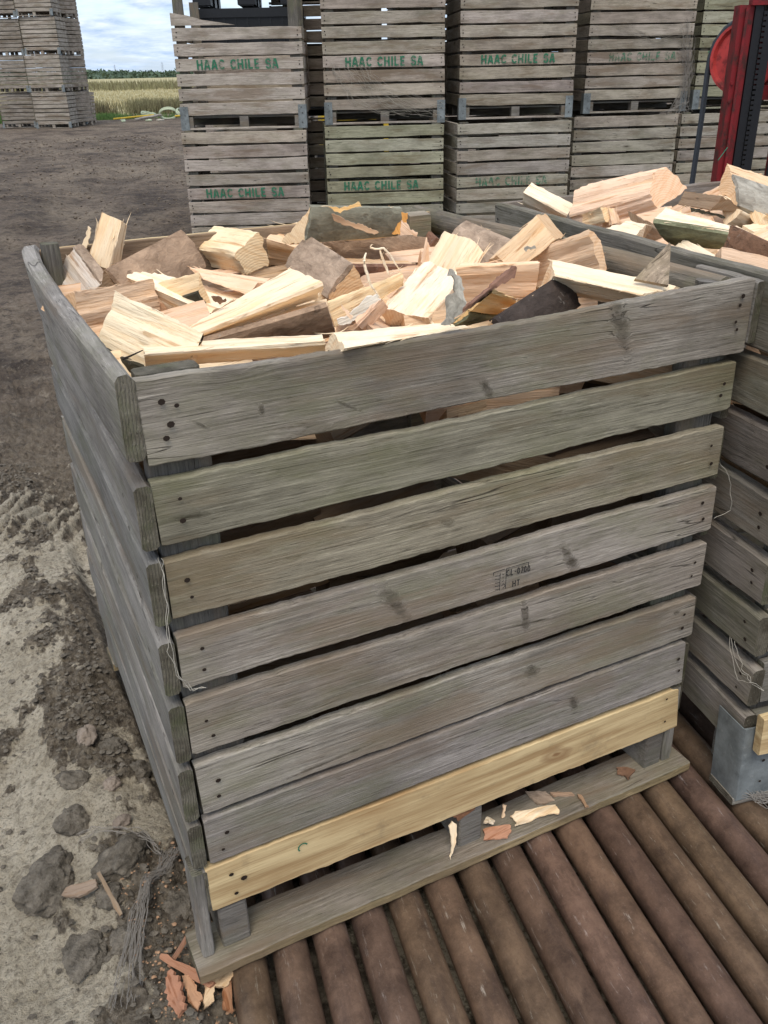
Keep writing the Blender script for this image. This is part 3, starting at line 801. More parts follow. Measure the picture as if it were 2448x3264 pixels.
for s,(xa,xb,y0) in enumerate(((-.040,-.012,-.001),(1.172,1.199,.004))):
    mb=MB();board(mb,.23,0,.028 if s else .026,0,.055,10,340+s,wob=.002)
    o=mb.build('batten',[W_GREY,W_END],c1);o.rotation_euler=(0,R(-90),0);o.location=(xb,y0,.030)
mb=MB()
for i in range(8):
    z=.14*i+.01;board(mb,1.15,z,z+.115,0,.018,8,350+i,wob=.002)
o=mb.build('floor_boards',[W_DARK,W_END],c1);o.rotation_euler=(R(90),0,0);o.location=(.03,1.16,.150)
# writing on the front crate: treatment stamp and a green mark
def strokes(mb,segs,ox,oz,s,w,y0,k0=0,step=.00012,slant=0,sx=1.):
    k=k0
    for (x0,z0,x1,z1) in segs:
        a=Vector((ox+x0*s*sx,oz+z0*s));b=Vector((ox+x1*s*sx,oz+z1*s));d=(b-a)
        if d.length<1e-6:continue
        n=Vector((-d.y,d.x)).normalized()*w*.5;y=y0-k*step;k+=1
        mb.poly([(a.x+n.x,y,a.y+n.y),(a.x-n.x,y,a.y-n.y),(b.x-n.x,y,b.y-n.y),(b.x+n.x,y,b.y+n.y)],0)
    return k
def arc(cx,cz,rx,rz,a0,a1,n):
    p=[(cx+rx*math.cos(R(a0+(a1-a0)*i/n)),cz+rz*math.sin(R(a0+(a1-a0)*i/n))) for i in range(n+1)]
    return [(p[i][0],p[i][1],p[i+1][0],p[i+1][1]) for i in range(n)]
GL={'H':[(.07,0,.07,1),(.53,0,.53,1),(.14,.5,.46,.5)],
'A':[(.03,0,.26,1),(.57,0,.34,1),(.20,.30,.42,.30)],
'C':arc(.33,.5,.27,.43,38,172,8)+arc(.33,.5,.27,.43,188,322,8),
'I':[(.1,0,.1,1)],'L':[(.07,0,.07,1),(.17,.07,.48,.07)],
'E':[(.07,0,.07,1),(.17,.93,.48,.93),(.17,.5,.42,.5),(.17,.07,.48,.07)],
'S':arc(.28,.72,.23,.23,5,268,10)+arc(.28,.27,.23,.24,88,-172,10),
'0':arc(.28,.5,.2,.45,0,360,10),'7':[(.05,.95,.5,.95),(.5,.95,.22,0)],'-':[(.08,.5,.42,.5)],
'T':[(.02,.93,.52,.93),(.27,0,.27,.93)]}
ADV={'H':.80,'A':.80,'C':.78,'I':.38,'L':.68,'E':.72,'S':.74,'0':.64,'7':.62,'-':.52,'T':.6,' ':.5}
def text(mb,s,x,z,h,w,y,sx=1.,k=0):
    for c in s:
        if c!=' ':k=strokes(mb,GL[c],x,z,h,w,y,k,sx=sx)
        x+=ADV[c]*h*sx
    return k
mb=MB();Y=-.0058
k=text(mb,'CL-0700',.6525,.7335,.0145,.0026,Y,.82)
k=text(mb,'HT',.664,.709,.014,.0026,Y,.9,k)
k=strokes(mb,[(0,0,0,-.046),(0,0,.052,.0),(.052,0,.052,-.018),(-.030,-.001,-.004,.0),(-.030,-.001,-.030,-.008),
 (-.0145,-.006,-.0145,-.046)]+[(-.0145,-.012-.0075*i,-.026,-.010-.0078*i) for i in range(5)]+[(-.010,-.010,-.006,-.012),(-.010,-.018,-.006,-.018),(-.010,-.026,-.006,-.025)]+[(-.011,-.036,-.006,-.032),(-.006,-.032,-.002,-.038),(-.002,-.038,-.008,-.042)],.6475,.7565,1.,.0016,Y,k)
o=mb.build('treatment_stamp',[STAMP],c1,None,False)
mb=MB();strokes(mb,arc(0,0,.010,.010,20,220,8),.189,.230,1.,.0035,-.0048);mb.build('green_mark',[INK],c1,None,False)
# ================================================================== SECOND CRATE
C2COL=(.92,.90,.87,1)  # tones the left side down: shade of the gap put into its colour
def generic_crate(name,par,W,Dp,rows,th,mat,seed,brk=True,wob=.003,nx=30,rnd=True,meshes=None):
    pm=panel_mesh('slat_panel',W-.07,rows,.022,nx,seed,mat,wob=wob)
    o=obj('slat_panel',pm,par,(.035,.004,0),(0,0,0))
    pb=panel_mesh('slat_panel',W-.004,rows,.022,nx,seed+1,mat,wob=wob);obj('slat_panel',pb,par,(W,Dp,0),(0,0,PI))
    pl=panel_mesh('slat_panel',Dp,rows,.032,nx,seed+2,mat,wob=wob,rnd=rnd)
    ol=obj('slat_panel',pl,par,(0,Dp,0),(0,0,-PI/2));ol.color=C2COL;pr=panel_mesh('slat_panel',Dp,rows,.032,nx,seed+3,mat,wob=wob,rnd=rnd);obj('slat_panel',pr,par,(W,0,0),(0,0,PI/2))
    return o
c2=empty('wooden_crate',(1.250,-.163,0),(R(-1.4),R(-2.0),R(-11.5)))
tag(c2,'dark slatted firewood crate with a steel bracket on its near bottom corner','crate')
rows2=[(.150+.138*k+(.0 if k<7 else 0),.150+.138*k+.112) for k in range(8)];rows2[7]=(1.112,1.262)
W2=1.28;D2=1.56
generic_crate('c2',c2,W2,D2,rows2,.03,W_GREY,31)
for y0,w in((-.012,.10),(.70,.10),(1.39,.10)):
    mb=MB();board(mb,W2+.02,0,w,0,.022,14,int(y0*90)+60,wob=.003)
    o=mb.build('bottom_board',[W_GREY,W_END],c2);o.rotation_euler=(R(90),0,0);o.location=(-.01,y0+w,.001)
for yy in(.02,.68,1.35):
    for xa in(.035,.58,1.15):block(xa,xa+.09,yy,yy+.13,.024,.140,int(yy*77+xa*9),c2)
mb=MB()
for i in range(10):
    z=.145*i+.01;board(mb,W2-.07,z,z+.12,0,.018,6,450+i,wob=.002)
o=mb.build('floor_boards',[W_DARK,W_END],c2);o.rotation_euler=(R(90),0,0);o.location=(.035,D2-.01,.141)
for (px,py) in((.035,.03),(W2-.135,.03),(.035,D2-.075),(W2-.135,D2-.075)):
    mb=MB();board(mb,1.05,0,.10,0,.04,8,int(px*50+py*70)+460,wob=.003)
    o=mb.build('corner_post',[W_DARK,W_END],c2);o.rotation_euler=(0,R(-90),0);o.location=(px+.10,py,.16)
# steel corner bracket wrapping the near corner
mb=MB()
def lbracket(mb,x,y,w,z0,z1,t=.003,mat=0,sg=1,n=8):
    rows=[]
    for i in range(n+1):
        z=z0+(z1-z0)*i/n;r=lambda k:.0015*nz(z*20,k*3.3,5)
        rows.append([(x+sg*w,y-t+r(1),z),(x+sg*.02,y-t+r(2),z),(x+sg*.004-sg*t,y-t+r(3),z),(x-sg*t+r(4),y+.004,z),(x-sg*t+r(5),y+.03,z),(x-sg*t+r(6),y+w,z),
                     (x+r(6),y+w,z),(x+r(5),y+.03,z),(x+.0005*sg,y+.003,z),(x+sg*.02,y+.0005,z),(x+sg*w,y+.0005,z)])
    b=mb.quadgrid(rows,mat,True);mb.face(range(b,b+11),mat);mb.face(range(b+11*n,b+11*n+11),mat)
lbracket(mb,-.004,-.010,.095,.016,.235)
for (zz) in(.06,.13,.20):
    nails(mb,(.05,),(zz,),-.0165,.004,1)
o=mb.build('corner_bracket',[STEEL,NAIL],c2);o['label']='grey galvanised bracket folded round the near bottom corner'
mb=MB();board(mb,1.20,.160,.272,0,.024,30,477,0,0,wob=.003)
o=mb.build('replacement_board',[W_NEW],c2);o.location=(.018,-.043,.012);o['label']='fresh yellow board nailed over the bottom of its front'
# ================================================================== FIREWOOD
TINT={'cream':(.92,.735,.50),'pale':(.93,.78,.57),'pink':(.87,.62,.43),'tan':(.82,.59,.38),'orange':(.82,.57,.27),'grey':(.50,.44,.37),'dark':(.30,.215,.14),'yellow':(.90,.69,.42),'stain':(.66,.58,.49)}
BT={'brown':(.37,.262,.18),'greygreen':(.25,.25,.195),'greybrown':(.42,.325,.245),'black':(.055,.052,.036),'verydark':(.065,.05,.042),'red':(.24,.135,.095),'moss':(.23,.245,.155),'pale':(.40,.385,.335),'burnt':(.21,.12,.075)}
def log_mesh(Q,t,L,seed,nx=16,m=5,amp=.0034,bevel=True):
    n=len(Q);t0,t1,t2=t;rng=random.Random(seed);s=seed*3.17
    def cpt(qy,qz,f):
        sc=(1-t0) if f==0 else 1
        y0,z0_=qy*(1-t0),qz*(1-t0);y1,z1_=qy*(1+t0),qz*(1+t0)
        x0=-L/2+qy*t1+qz*t2;x1=L/2-qy*t1-qz*t2
        return Vector((x0+(x1-x0)*f,y0+(y1-y0)*f,z0_+(z1_-z0_)*f))
    area=sum(Q[i][0]*Q[(i+1)%n][1]-Q[(i+1)%n][0]*Q[i][1] for i in range(n))
    sg=1 if area>0 else -1
    ring=[]
    for i in range(n):
        a=Vector(Q[i]);b=Vector(Q[(i+1)%n]);d=b-a;nn=Vector((d.y,-d.x)).normalized()*sg
        pn=Vector(Q[i-1]);dp=a-pn;np_=Vector((dp.y,-dp.x)).normalized()*sg
        for k in range(m):
            u=k/m;p=a+d*u
            if k==0:
                nr=(nn+np_).normalized();p=p-nr*.0025
            else:nr=nn
            ring.append((p,nr,i,u,d.length))
    rows=[]
    for ix in range(nx+1):
        f=ix/nx;row=[]
        for (p,nr,i,u,dl) in ring:
            P=cpt(p.x,p.y,f)
            sw=u*dl
            h=amp*1.5*nz(sw*38+i*9,f*L*4.,s)+amp*.7*nz(sw*110+i*5,f*L*9,s+4)+.0015*nz(sw*200,f*L*60,s+8)+.003*nz(f*L*9,i*4,s+2)
            st=nz(sw*30+i*11,f*L*1.6,s+30);h+=.0021*max(-1,min(1,st*7))*(.25 if u==0 else 1)
            if u==0:h=h*.55+.003*nz(f*L*60,i*3.,s+12)+.002*nz(f*L*170,i*5.,s+15)
            P=P+Vector((0,nr.x,nr.y))*h
            if ix in(0,nx):P.x+=.002*nz(p.x*60,p.y*60,s+ix)
            row.append(P)
        rows.append(row)
    return rows,ring,cpt,sg
def make_log(key,spec,barks,label,tint,btint,seed,amp=.0034,group=None,jit=1):
    Q=spec['q'];n=len(Q);o_='abcde'[:n]
    nx=max(10,int(spec['L']/.014));rows,ring,cpt,sg=log_mesh(Q,spec['t'],spec['L'],seed,nx,12,amp)
    mb=MB();b=mb.quadgrid(rows,0,True);nr=len(rows[0])
    mb.face(range(b,b+nr),1);mb.face(range(b+nr*nx,b+nr*nx+nr),1)
    rf=random.Random(seed*3+1);corner=[k for k,rg_ in enumerate(ring) if rg_[3]==0]
    for q in range(14):
        k=rf.choice(corner) if rf.random()<.7 else rf.randrange(nr)
        i1=rf.randrange(1,nx-2);P0=rows[i1][k];ln=rf.uniform(.012,.05)*rf.choice((-1,1));nr2=ring[k][1]
        o1=Vector((0,nr2.x,nr2.y))*rf.uniform(.001,.006)
        mid=P0+Vector((ln*.55,0,0))+o1*.45;end=P0+Vector((ln,rf.uniform(-.004,.004),rf.uniform(-.004,.004)))+o1
        r0=rf.uniform(.0006,.0017);mb.tube([P0-Vector((ln*.1,0,0))-o1*.3,mid,end],[r0,r0*.8,r0*.2],4,cap=False)
    for q in range(rf.randrange(4,9)):
        e_=rf.choice((0,nx));k=rf.choice(corner) if rf.random()<.6 else rf.randrange(nr);P0=rows[e_][k];sx_=1 if e_ else -1
        mb.tube([P0-Vector((sx_*.006,0,0)),P0+Vector((sx_*rf.uniform(.002,.009),rf.uniform(-.003,.003),rf.uniform(-.003,.003)))],[rf.uniform(.0008,.0018),.0003],4,cap=False)
    o=mb.build('firewood_log',[SPLIT,SAWN],None,28)
    w=Vector(spec['w']);M=Matrix.Rotation(w.length,4,w.normalized()) if w.length>1e-6 else Matrix.Identity(4)
    M.translation=Vector(spec['c']);o.matrix_world=M
    r=random.Random(seed);tn=TINT[tint];j=r.uniform(.93,1.05)
    o.color=(tn[0]*j,tn[1]*j,tn[2]*j*r.uniform(.95,1.04),1)
    tag(o,label,'firewood',group)
    for bs in barks:
        i0=o_.index(bs[0]);i1=o_.index(bs[1])
        if (i0+1)%n==i1:i=i0
        elif (i1+1)%n==i0:i=i1
        else:i=i0
        a=Vector(Q[i]);c=Vector(Q[(i+1)%n]);d=c-a;nn=Vector((d.y,-d.x)).normalized()*sg
        mu=10;rws=[];bl=min(.012,d.length*.09);s=seed*1.7+i
        for ix in range(nx+1):
            f=ix/nx
            fx=f
            if ix==0:fx=.003
            if ix==nx:fx=.997
            row=[]
            for k in range(mu+1):
                u=k/mu
                ff=fx+(.012*nz(u*9,s) if ix in(0,nx) else 0)
                ff=min(max(ff,.0),1.0)
                e=.006*nz(f*14,s+k*0.01+ (0 if k<mu/2 else 9))
                uu=min(max(u+(e if k in(0,mu) else 0),-.01),1.01)
                p=a+d*uu;h=.0045+bl*math.sin(PI*u)**.8+.0032*nz(u*d.length*45,f*spec['L']*30,s+3)+.002*nz(u*d.length*120,f*spec['L']*90,s+7)
                if k in(0,mu):h=.0035+.001*nz(f*30,s)
                P=cpt(p.x,p.y,ff)+Vector((0,nn.x,nn.y))*h
                row.append(P)
            rws.append(row)
        mb=MB();b=mb.quadgrid(rws,0)
        # skirt back into the wood
        nc=mu+1;edge=[b+k for k in range(nc)]+[b+ix*nc+mu for ix in range(1,nx+1)]+[b+nx*nc+k for k in range(mu-1,-1,-1)]+[b+ix*nc for ix in range(nx-1,0,-1)]
        e0=len(mb.v)
        off=Vector((0,nn.x,nn.y))*-.012
        for e in edge:mb.v.append(tuple(Vector(mb.v[e])+off))
        ne=len(edge)
        for q in range(ne):mb.face((edge[q],e0+q,e0+(q+1)%ne,edge[(q+1)%ne]),0)
        bo=mb.build('bark',[BARK],o,40);bt=BT[btint];bo.color=(bt[0]*j,bt[1]*j,bt[2]*j,1)
    return o
# key: (bark sides, tint, bark tint, label)
INFO={
'L1':([],'cream','', 'pale split log standing upright at the back left of the pile, against the muddy yard'),
'L2':(['ac'],'stain','greybrown','grey and pink stained log with rough bark leaning on the left board of the crate'),
'L3':([],'tan','','tan sawn log with an upright face just inside the left board'),
'L4':(['bc'],'pale','black','broad striped cream log sloping down to the near left corner, black bark beneath'),
'L5':([],'pale','','long thin log with wavy grey grain lying along the front board, near its left end'),
'L6':([],'pale','','white log lying along the middle of the front board with its triangular end showing'),
'L7':([],'cream','','long smooth cream log pointing up to the right across the middle of the pile'),
'L8':(['bc'],'cream','brown','log with brown bark below a narrow cream top, under the long smooth cream log'),
'L9':(['bc'],'yellow','black','cream log with a patch of black mossy bark, behind the striped log'),
'L10':([],'pale','','wide white split face lying flat behind the log with black mossy bark'),
'L11':([],'pink','','thin pinkish log with wavy edge lying below the square ended block'),
'L12':([],'cream','','blocky log with square orange end near the back of the crate'),
'L13':(['ab'],'dark','brown','brown log with twig scars on its bark, sloping beside the upright log'),
'L14':([],'cream','','pale log end at the back board, left of the grey green log'),
'L15':(['ab'],'cream','greygreen','thick log with smooth grey green bark on top at the back of the pile'),
'L16':([],'tan','','small tan log between the blocky log and the grey brown bark'),
'L17':(['ab'],'tan','greybrown','log with grey brown flaking bark standing in the middle of the pile'),
'L18':(['ab'],'tan','brown','large brown log with a row of dark branch scars in the middle of the back'),
'L18b':(['ab'],'tan','red','reddish barked log below the one with branch scars'),
'L19':([],'yellow','','splintered yellow log with fibres standing up from it, centre of the pile'),
'L20':([],'pink','','short pinkish splinter of wood on the splintered log'),
'L21':([],'pale','','wide white log sloping towards the front board at the centre of the pile'),
'L24':(['bc'],'orange','moss','small orange wedge with green bark beside the black barked log'),
'L26':(['ab'],'tan','verydark','black barked log poking over the front board, right of centre'),
'L27':([],'pink','','pink grained log lying level behind the thin bark stick'),
'L28':([],'pale','','long white log at the right end of the front board'),
'L29':([],'tan','','tan log with curved pale end resting on the right rail'),
'L30':([],'tan','','split log tilted up against the dark rail at the back right, splinter on its tip'),
'L31':([],'cream','','square shouldered pale log in the right half, in front of the grey barked log'),
'L32':(['ab'],'tan','greybrown','flat log with grey bark leaning on the right rail towards the back'),
'L34':(['ab'],'dark','red','thin piece with dark red bark beside the curled orange bark'),
'M1':([],'pink','','biggest split log of the second crate, pink grained with a broad pale end'),
'M2':([],'dark','','dark brown weathered wedge behind the biggest split log of the second crate'),
'M3':(['bc'],'tan','pale','log with pale grey bark and a chipped orange spot at the right edge'),
'M4':(['bc'],'pale','moss','long white log with bright green mossy bark in the second crate'),
'M5':([],'pale','','pale flat wedge resting on the near edge board of the second crate'),
'M6':(['ab'],'cream','burnt','log with scorched brown bark at the right edge of the second crate'),
'M7':([],'pale','','cream log lying behind the scorched brown one'),
'M8':([],'yellow','','small splintery yellow chunk under the biggest split log'),
'M8b':([],'pink','','short upright pink peg of wood beside the splintery yellow chunk'),
'M9':([],'pale','','yellow split piece in the far corner of the second crate'),
'M10':([],'pale','','whitish chunk with a violet edge, left of the green mossy log'),
'M11':([],'orange','','small orange slip of wood next to the whitish chunk'),
'M12':([],'cream','','small pointed cream log at the near edge, left of the flat wedge'),
'M13':([],'dark','','brown log end just under the tip of the green mossy log'),
'M14':([],'cream','','cream piece at the frame edge above the scorched log'),
}
ADJ={'L29': 0.92, 'L32': 0.9, 'L31': 0.88, 'L30': 0.93, 'L27': 0.9, 'M1': 0.86, 'M2': 0.85, 'M3': 0.84, 'M9': 0.9, 'M8': 0.91, 'M8b': 0.92}
CAMV=Vector([-0.22045, -1.24648, 1.63156])
for i,(k,sp) in enumerate(LOGS.items()):
    bs,tn,bt,lab=INFO[k]
    if k in ADJ:
        f=ADJ[k];sp=dict(sp);sp['c']=list(CAMV+(Vector(sp['c'])-CAMV)*f);sp['L']*=f;sp['q']=[[a*f for a in p] for p in sp['q']]
    make_log(k,sp,bs,lab,tn,bt,11+i*7)
# packed logs deeper down
GRP1='split logs packed inside the front crate'
protos=[]
rg=random.Random(77)
for i in range(7):
    n=rg.choice((3,3,4));w=rg.uniform(.055,.075);a0=rg.uniform(0,6)
    Q=[[w*math.cos(a0+2*PI*k/n)*rg.uniform(.8,1.2),w*math.sin(a0+2*PI*k/n)*rg.uniform(.8,1.2)] for k in range(n)]
    L=rg.uniform(.24,.31);rows,ring,cpt,sg=log_mesh(Q,(rg.uniform(-.05,.05),0,0),L,500+i,12,4)
    mb=MB();b=mb.quadgrid(rows,0,True);nr=len(rows[0]);mb.face(range(b,b+nr),1);mb.face(range(b+nr*12,b+nr*13),1)
    protos.append(mb.build('firewood_log',[SPLIT,SAWN],None,30,me_only=True))
def filler(x,y,z,rz,ry,rx,label,group,dark=1.):
    o=obj('firewood_log',rg.choice(protos),None,(x,y,z),(rx,ry,rz))
    tn=TINT[rg.choice(('tan','dark','dark','pink','dark') if z<1.09 and y<.3 else ('tan','pink','cream','pink'))];j=rg.uniform(.45,.7) if z<1.09 and y<.3 else rg.uniform(.8,1.)  # low logs behind the front slats darkened: shade inside the crate painted in
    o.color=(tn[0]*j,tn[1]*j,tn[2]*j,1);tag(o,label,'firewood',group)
LB1='split log wedged deep in the front crate, seen through gaps between boards'
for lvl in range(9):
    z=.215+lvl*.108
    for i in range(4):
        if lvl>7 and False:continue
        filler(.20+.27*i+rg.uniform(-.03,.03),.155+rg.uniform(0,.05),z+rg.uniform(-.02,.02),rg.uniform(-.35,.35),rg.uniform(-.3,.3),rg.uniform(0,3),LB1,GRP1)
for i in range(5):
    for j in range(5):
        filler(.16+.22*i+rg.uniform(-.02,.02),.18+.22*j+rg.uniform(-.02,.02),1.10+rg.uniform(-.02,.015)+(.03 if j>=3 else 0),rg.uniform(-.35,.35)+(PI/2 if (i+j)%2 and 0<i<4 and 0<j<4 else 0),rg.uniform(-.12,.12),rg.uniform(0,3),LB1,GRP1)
LB2='split log lying under the named pieces heaped on the second crate'
GRP2='split logs filling the second crate'
M2w=Matrix.Translation((1.25,-.163,0))@Euler((R(-1.4),R(-2),R(-11.5))).to_matrix().to_4x4()
for i in range(5):
    for j in range(7):
        p=M2w@Vector((.19+.225*i+rg.uniform(-.02,.02),.18+.2*j+rg.uniform(-.02,.02),1.145+rg.uniform(-.02,.03)))
        filler(p.x,p.y,p.z,rg.uniform(-.5,.5)-.2+(PI/2 if (i+j)%2 and 0<i<4 and 0<j<5 else 0),rg.uniform(-.25,.25),rg.uniform(0,3),LB2,GRP2)
for lvl in range(4):
    for j in range(3):
        p=M2w@Vector((.25,.3+.35*j,.7+lvl*.1));filler(p.x,p.y,p.z,rg.uniform(-.3,.3)+1.37,rg.uniform(-.2,.2),rg.uniform(0,3),LB2,GRP2)
# thin plates, bark curls, splinters
def plate(name,pts,th,mat,col,label,cat,amp=.002,sub=2,curl=0.,parent=None,rag=.004):
    P=[Vector(p) for p in pts];c=sum(P,Vector())/len(P)
    nrm=Vector()
    for i in range(len(P)):nrm+=(P[i]-c).cross(P[(i+1)%len(P)]-c)
    nrm.normalize()
    if nrm.dot(CAMV-c)<0:nrm=-nrm
    # local frame: x along longest extent
    ax=max(((P[i]-P[j]) for i in range(len(P)) for j in range(i)),key=lambda v:v.length).normalized()
    ax=(ax-nrm*ax.dot(nrm)).normalized();ay=nrm.cross(ax)
    M=Matrix((ax,ay,nrm)).transposed().to_4x4();M.translation=c;Mi=M.inverted()
    Q=[Mi@p for p in P]
    bm=bmesh.new();vs=[bm.verts.new(q) for q in Q];bm.faces.new(vs)
    bmesh.ops.triangulate(bm,faces=bm.faces[:])
    bmesh.ops.subdivide_edges(bm,edges=bm.edges[:],cuts=sub+2,use_grid_fill=True)
    for v in bm.verts:
        v.co.z+=amp*2*nz(v.co.x*25,v.co.y*25,c.x*9)+curl*(v.co.y**2)*10
        if v.is_boundary and rag:
            v.co.x+=rag*nz(v.co.x*170,v.co.y*170,3+c.x);v.co.y+=rag*nz(v.co.x*170,v.co.y*170,8+c.x)
        v.co.x+=amp*.8*nz(v.co.x*90,v.co.y*90,3);v.co.y+=amp*.8*nz(v.co.x*90,v.co.y*90,8)
    r=bmesh.ops.extrude_face_region(bm,geom=bm.faces[:])
    for v in [g for g in r['geom'] if isinstance(g,bmesh.types.BMVert)]:v.co.z-=th
    bmesh.ops.recalc_face_normals(bm,faces=bm.faces)
    me=bpy.data.meshes.new(name);bm.to_mesh(me);bm.free();me.materials.append(mat)
    me.polygons.foreach_set('use_smooth',[True]*len(me.polygons));me.set_sharp_from_angle(angle=R(40))
    ta=me.attributes.new('tint','FLOAT_COLOR','FACE');ta.data.foreach_set('color',np.ones(4*len(me.polygons),dtype=np.float32))
    o=obj(name,me,parent);o.matrix_world=M;o.color=(*col,1)
    if label:tag(o,label,cat)
    return o
PI_={
'curl':('bark_curl',.006,BARK,BT['pale'],'grey curled strip of bark with brown ragged edge on the wide white log','bark',.003,3),
'stick':('bark_strip',.010,BARK,BT['red'],'long thin stick of brown bark with an orange torn end, pointing up to the right','bark',.002,2),
'orangebark':('bark_curl',.006,SPLIT,(.80,.42,.13),'bright orange upright curl of inner bark at the back of the pile','bark',.003,3),
'pinkflake':('wood_chip',.006,SPLIT,TINT['pink'],'ragged pale pink flake beside the bright orange curl','wood chip',.002,2),
'triplank':('board_offcut',.010,W_GREY,(1.35,1.15,.95),'tall triangular offcut of brown board standing by the right rail','offcut',.0006,1),
'upsplinter':('wood_splinter',.005,SPLIT,TINT['pink'],'pointed pink splinter standing up at the end of the log with branch scars','splinter',.001,2),
'leftsplinter':('wood_splinter',.006,SPLIT,TINT['cream'],'forked pale splinter beside the upright log at the back left','splinter',.001,2),
'bits':('bark_fragment',.007,BARK,BT['burnt'],'crumb of dark bark on the wide white split face','bark',.003,2),
'barkbit':('bark_fragment',.005,BARK,BT['pale'],'small bark scrap on the tan log with the curved end','bark',.002,2),
'topbark':('bark_strip',.007,SPLIT,(.55,.36,.22),'torn brown strip lying over the grey green log','bark',.003,2),
'topchip':('wood_chip',.006,SPLIT,TINT['orange'],'orange and cream sliver balanced on top of the grey green log','wood chip',.003,2),
'sp1':('wood_splinter',.004,SPLIT,TINT['pink'],'short pointed splinter among torn fibres in the centre','splinter',.001,2),
'sp2':('wood_splinter',.005,SPLIT,TINT['pink'],'long pink sliver lying just behind the white log at the front board','splinter',.001,2),
'sp3':('wood_splinter',.008,SPLIT,(.82,.74,.62),'thick white torn sliver across the splintered yellow log','splinter',.003,2),
'M_blackbark':('bark_strip',.006,BARK,BT['black'],'narrow black strip of bark on the second crate\'s pile','bark',.002,2),
}
for k,v in PI_.items():
    plate(v[0],PLATES[k],v[1],v[2],v[3],v[4],v[5],v[6],v[7],curl=(.4 if k=='curl' else 0),rag=(0 if k in('triplank','upsplinter') else .004))
def fiber(pts,r,label,n=5,fr=6,name='wood_fibre',mat=SPLIT,col=TINT['pale']):
    P=[Vector(p) for p in pts];Q=[]
    for i in range(len(P)-1):
        for t in range(4):Q.append(P[i].lerp(P[i+1],t/4)+Vector((nz(i*4+t,1.3),nz(i*4+t,5.1),nz(i*4+t,9.7)))*r*.6)
    Q.append(P[-1]);mb=MB();N=len(Q)
    mb.tube(Q,[r*(.55+.6*math.sin(PI*(i+.6)/(N+.3))) for i in range(N)],n)
    rr=random.Random(int(r*1e5)+N)
    for k in range(fr):
        i=rr.randrange(N);a=Q[i];b=a+Vector((rr.uniform(-1,1),rr.uniform(-1,1),rr.uniform(-.2,1)))*r*5
        mb.tube([a,a.lerp(b,.5)+Vector((rr.uniform(-1,1),0,rr.uniform(-1,1)))*r,b],[r*.3,r*.25,r*.1],4)
    o=mb.build(name,[mat]);o.color=(*col,1);tag(o,label,'fibre');return o
fiber(PLATES['fib1'],.0028,'thick pale wood fibre standing nearest the centre of the pile')
fiber(PLATES['fib2'],.0020,'hooked white wood fibre arching over the brown log with branch scars')
fiber(PLATES['fib3'],.0028,'short straight pale fibre between the hooked one and the thick one')
# ================================================================== ROLLERS
ORD=['first','second','third','fourth','fifth','sixth','seventh','eighth','ninth','tenth','eleventh','twelfth','thirteenth','fourteenth','fifteenth','sixteenth','seventeenth','eighteenth','nineteenth','twentieth']
conv=empty('roller_conveyor_frame',(0,0,-.1))
tag(conv,'dark steel rails carrying the rusty rollers under both crates','conveyor')
dv=Vector((math.sin(R(10.8)),math.cos(R(10.8)),0));pv=Vector((math.cos(R(10.8)),-math.sin(R(10.8)),0))
rr=random.Random(9)
def rollermesh(sd):
    mb=MB();rows=[];N=26
    for i in range(N+1):
        x=-1.75+3.75*i/N;rows.append([(x,.0385*math.cos(a)*(1+.004*nz(x*2,k,sd)),.0385*math.sin(a)*(1+.004*nz(x*2,k,sd))) for k,a in enumerate([2*PI*k/28 for k in range(28)])])
    b=mb.quadgrid(rows,0,True);mb.face(range(b,b+28));mb.face(range(b+28*N,b+28*N+28))
    return mb.build('conveyor_roller',[RUST],me_only=True,sharp=50)
rms=[rollermesh(i) for i in range(3)]
for k in range(-3,19):
    base=Vector((.3205+.0915*k*1.0,-.02,-.040))
    o=obj('conveyor_roller',rms[k%3],None,base,(0,0,PI/2-R(10.8)))
    o.rotation_euler=(rr.uniform(0,6),0,PI/2-R(10.8));o.location.z+=rr.uniform(-.0012,.0)
    j=rr.uniform(.85,1.18);o.color=(j,j*rr.uniform(.97,1.06),j*rr.uniform(.93,1.05),1)
    n_=k+3
    if n_<20: lab='rusty steel roller, %s from the left end of the row under the crates'%ORD[n_]
    else: lab='rusty steel roller, %s from the right end of the row'%ORD[18+3-n_]
    tag(o,lab,'roller','rusty conveyor rollers')
for i,yy in enumerate((-1.5,.35,1.7)):
    mb=MB();mb.box(-.02,2.2,-.03,.03,-.025,.012);mb.box(-.02,2.2,-.03,-.024,.012,.05)
    o=mb.build('rail',[NAIL],conv);o.rotation_euler=(0,0,-R(10.8));o.location=tuple(dv*yy+Vector((-.02,0,0)))
# ================================================================== chips on the pallet board and ground
def flat(name,pts,z,th,mat,col,label,cat,tilt=0,amp=.0015,sub=2):
    P=[(x,y,z+tilt*(i%2)) for i,(x,y) in enumerate(pts)]
    return plate(name,P,th,mat,col,label,cat,amp,sub)
flat('wood_chip',[(.646,.022),(.702,.002),(.697,-.012),(.676,-.026),(.640,-.013),(.625,-.006)],.036,.004,SPLIT,(.50,.26,.16),'square pink chip on the pallet board beside the middle block','wood chip',.002)
flat('wood_chip',[(.718,.022),(.735,.026),(.834,.004),(.832,-.010),(.827,-.024),(.800,-.014),(.76,-.010),(.712,-.009),(.722,.002)],.038,.004,SPLIT,TINT['cream'],'long pale chip with ragged ends on the pallet board','wood chip',.003)
flat('wood_splinter',[(.850,.044),(.896,.022),(.898,.010),(.852,.030)],.036,.006,SPLIT,(.45,.30,.2),'short brown splinter behind the long pale chip','splinter')
flat('wood_splinter',[(.904,.008),(.912,.002),(.903,-.038),(.896,-.036)],.036,.005,SPLIT,(.35,.22,.13),'thin dark splinter lying across the pallet board edge','splinter')
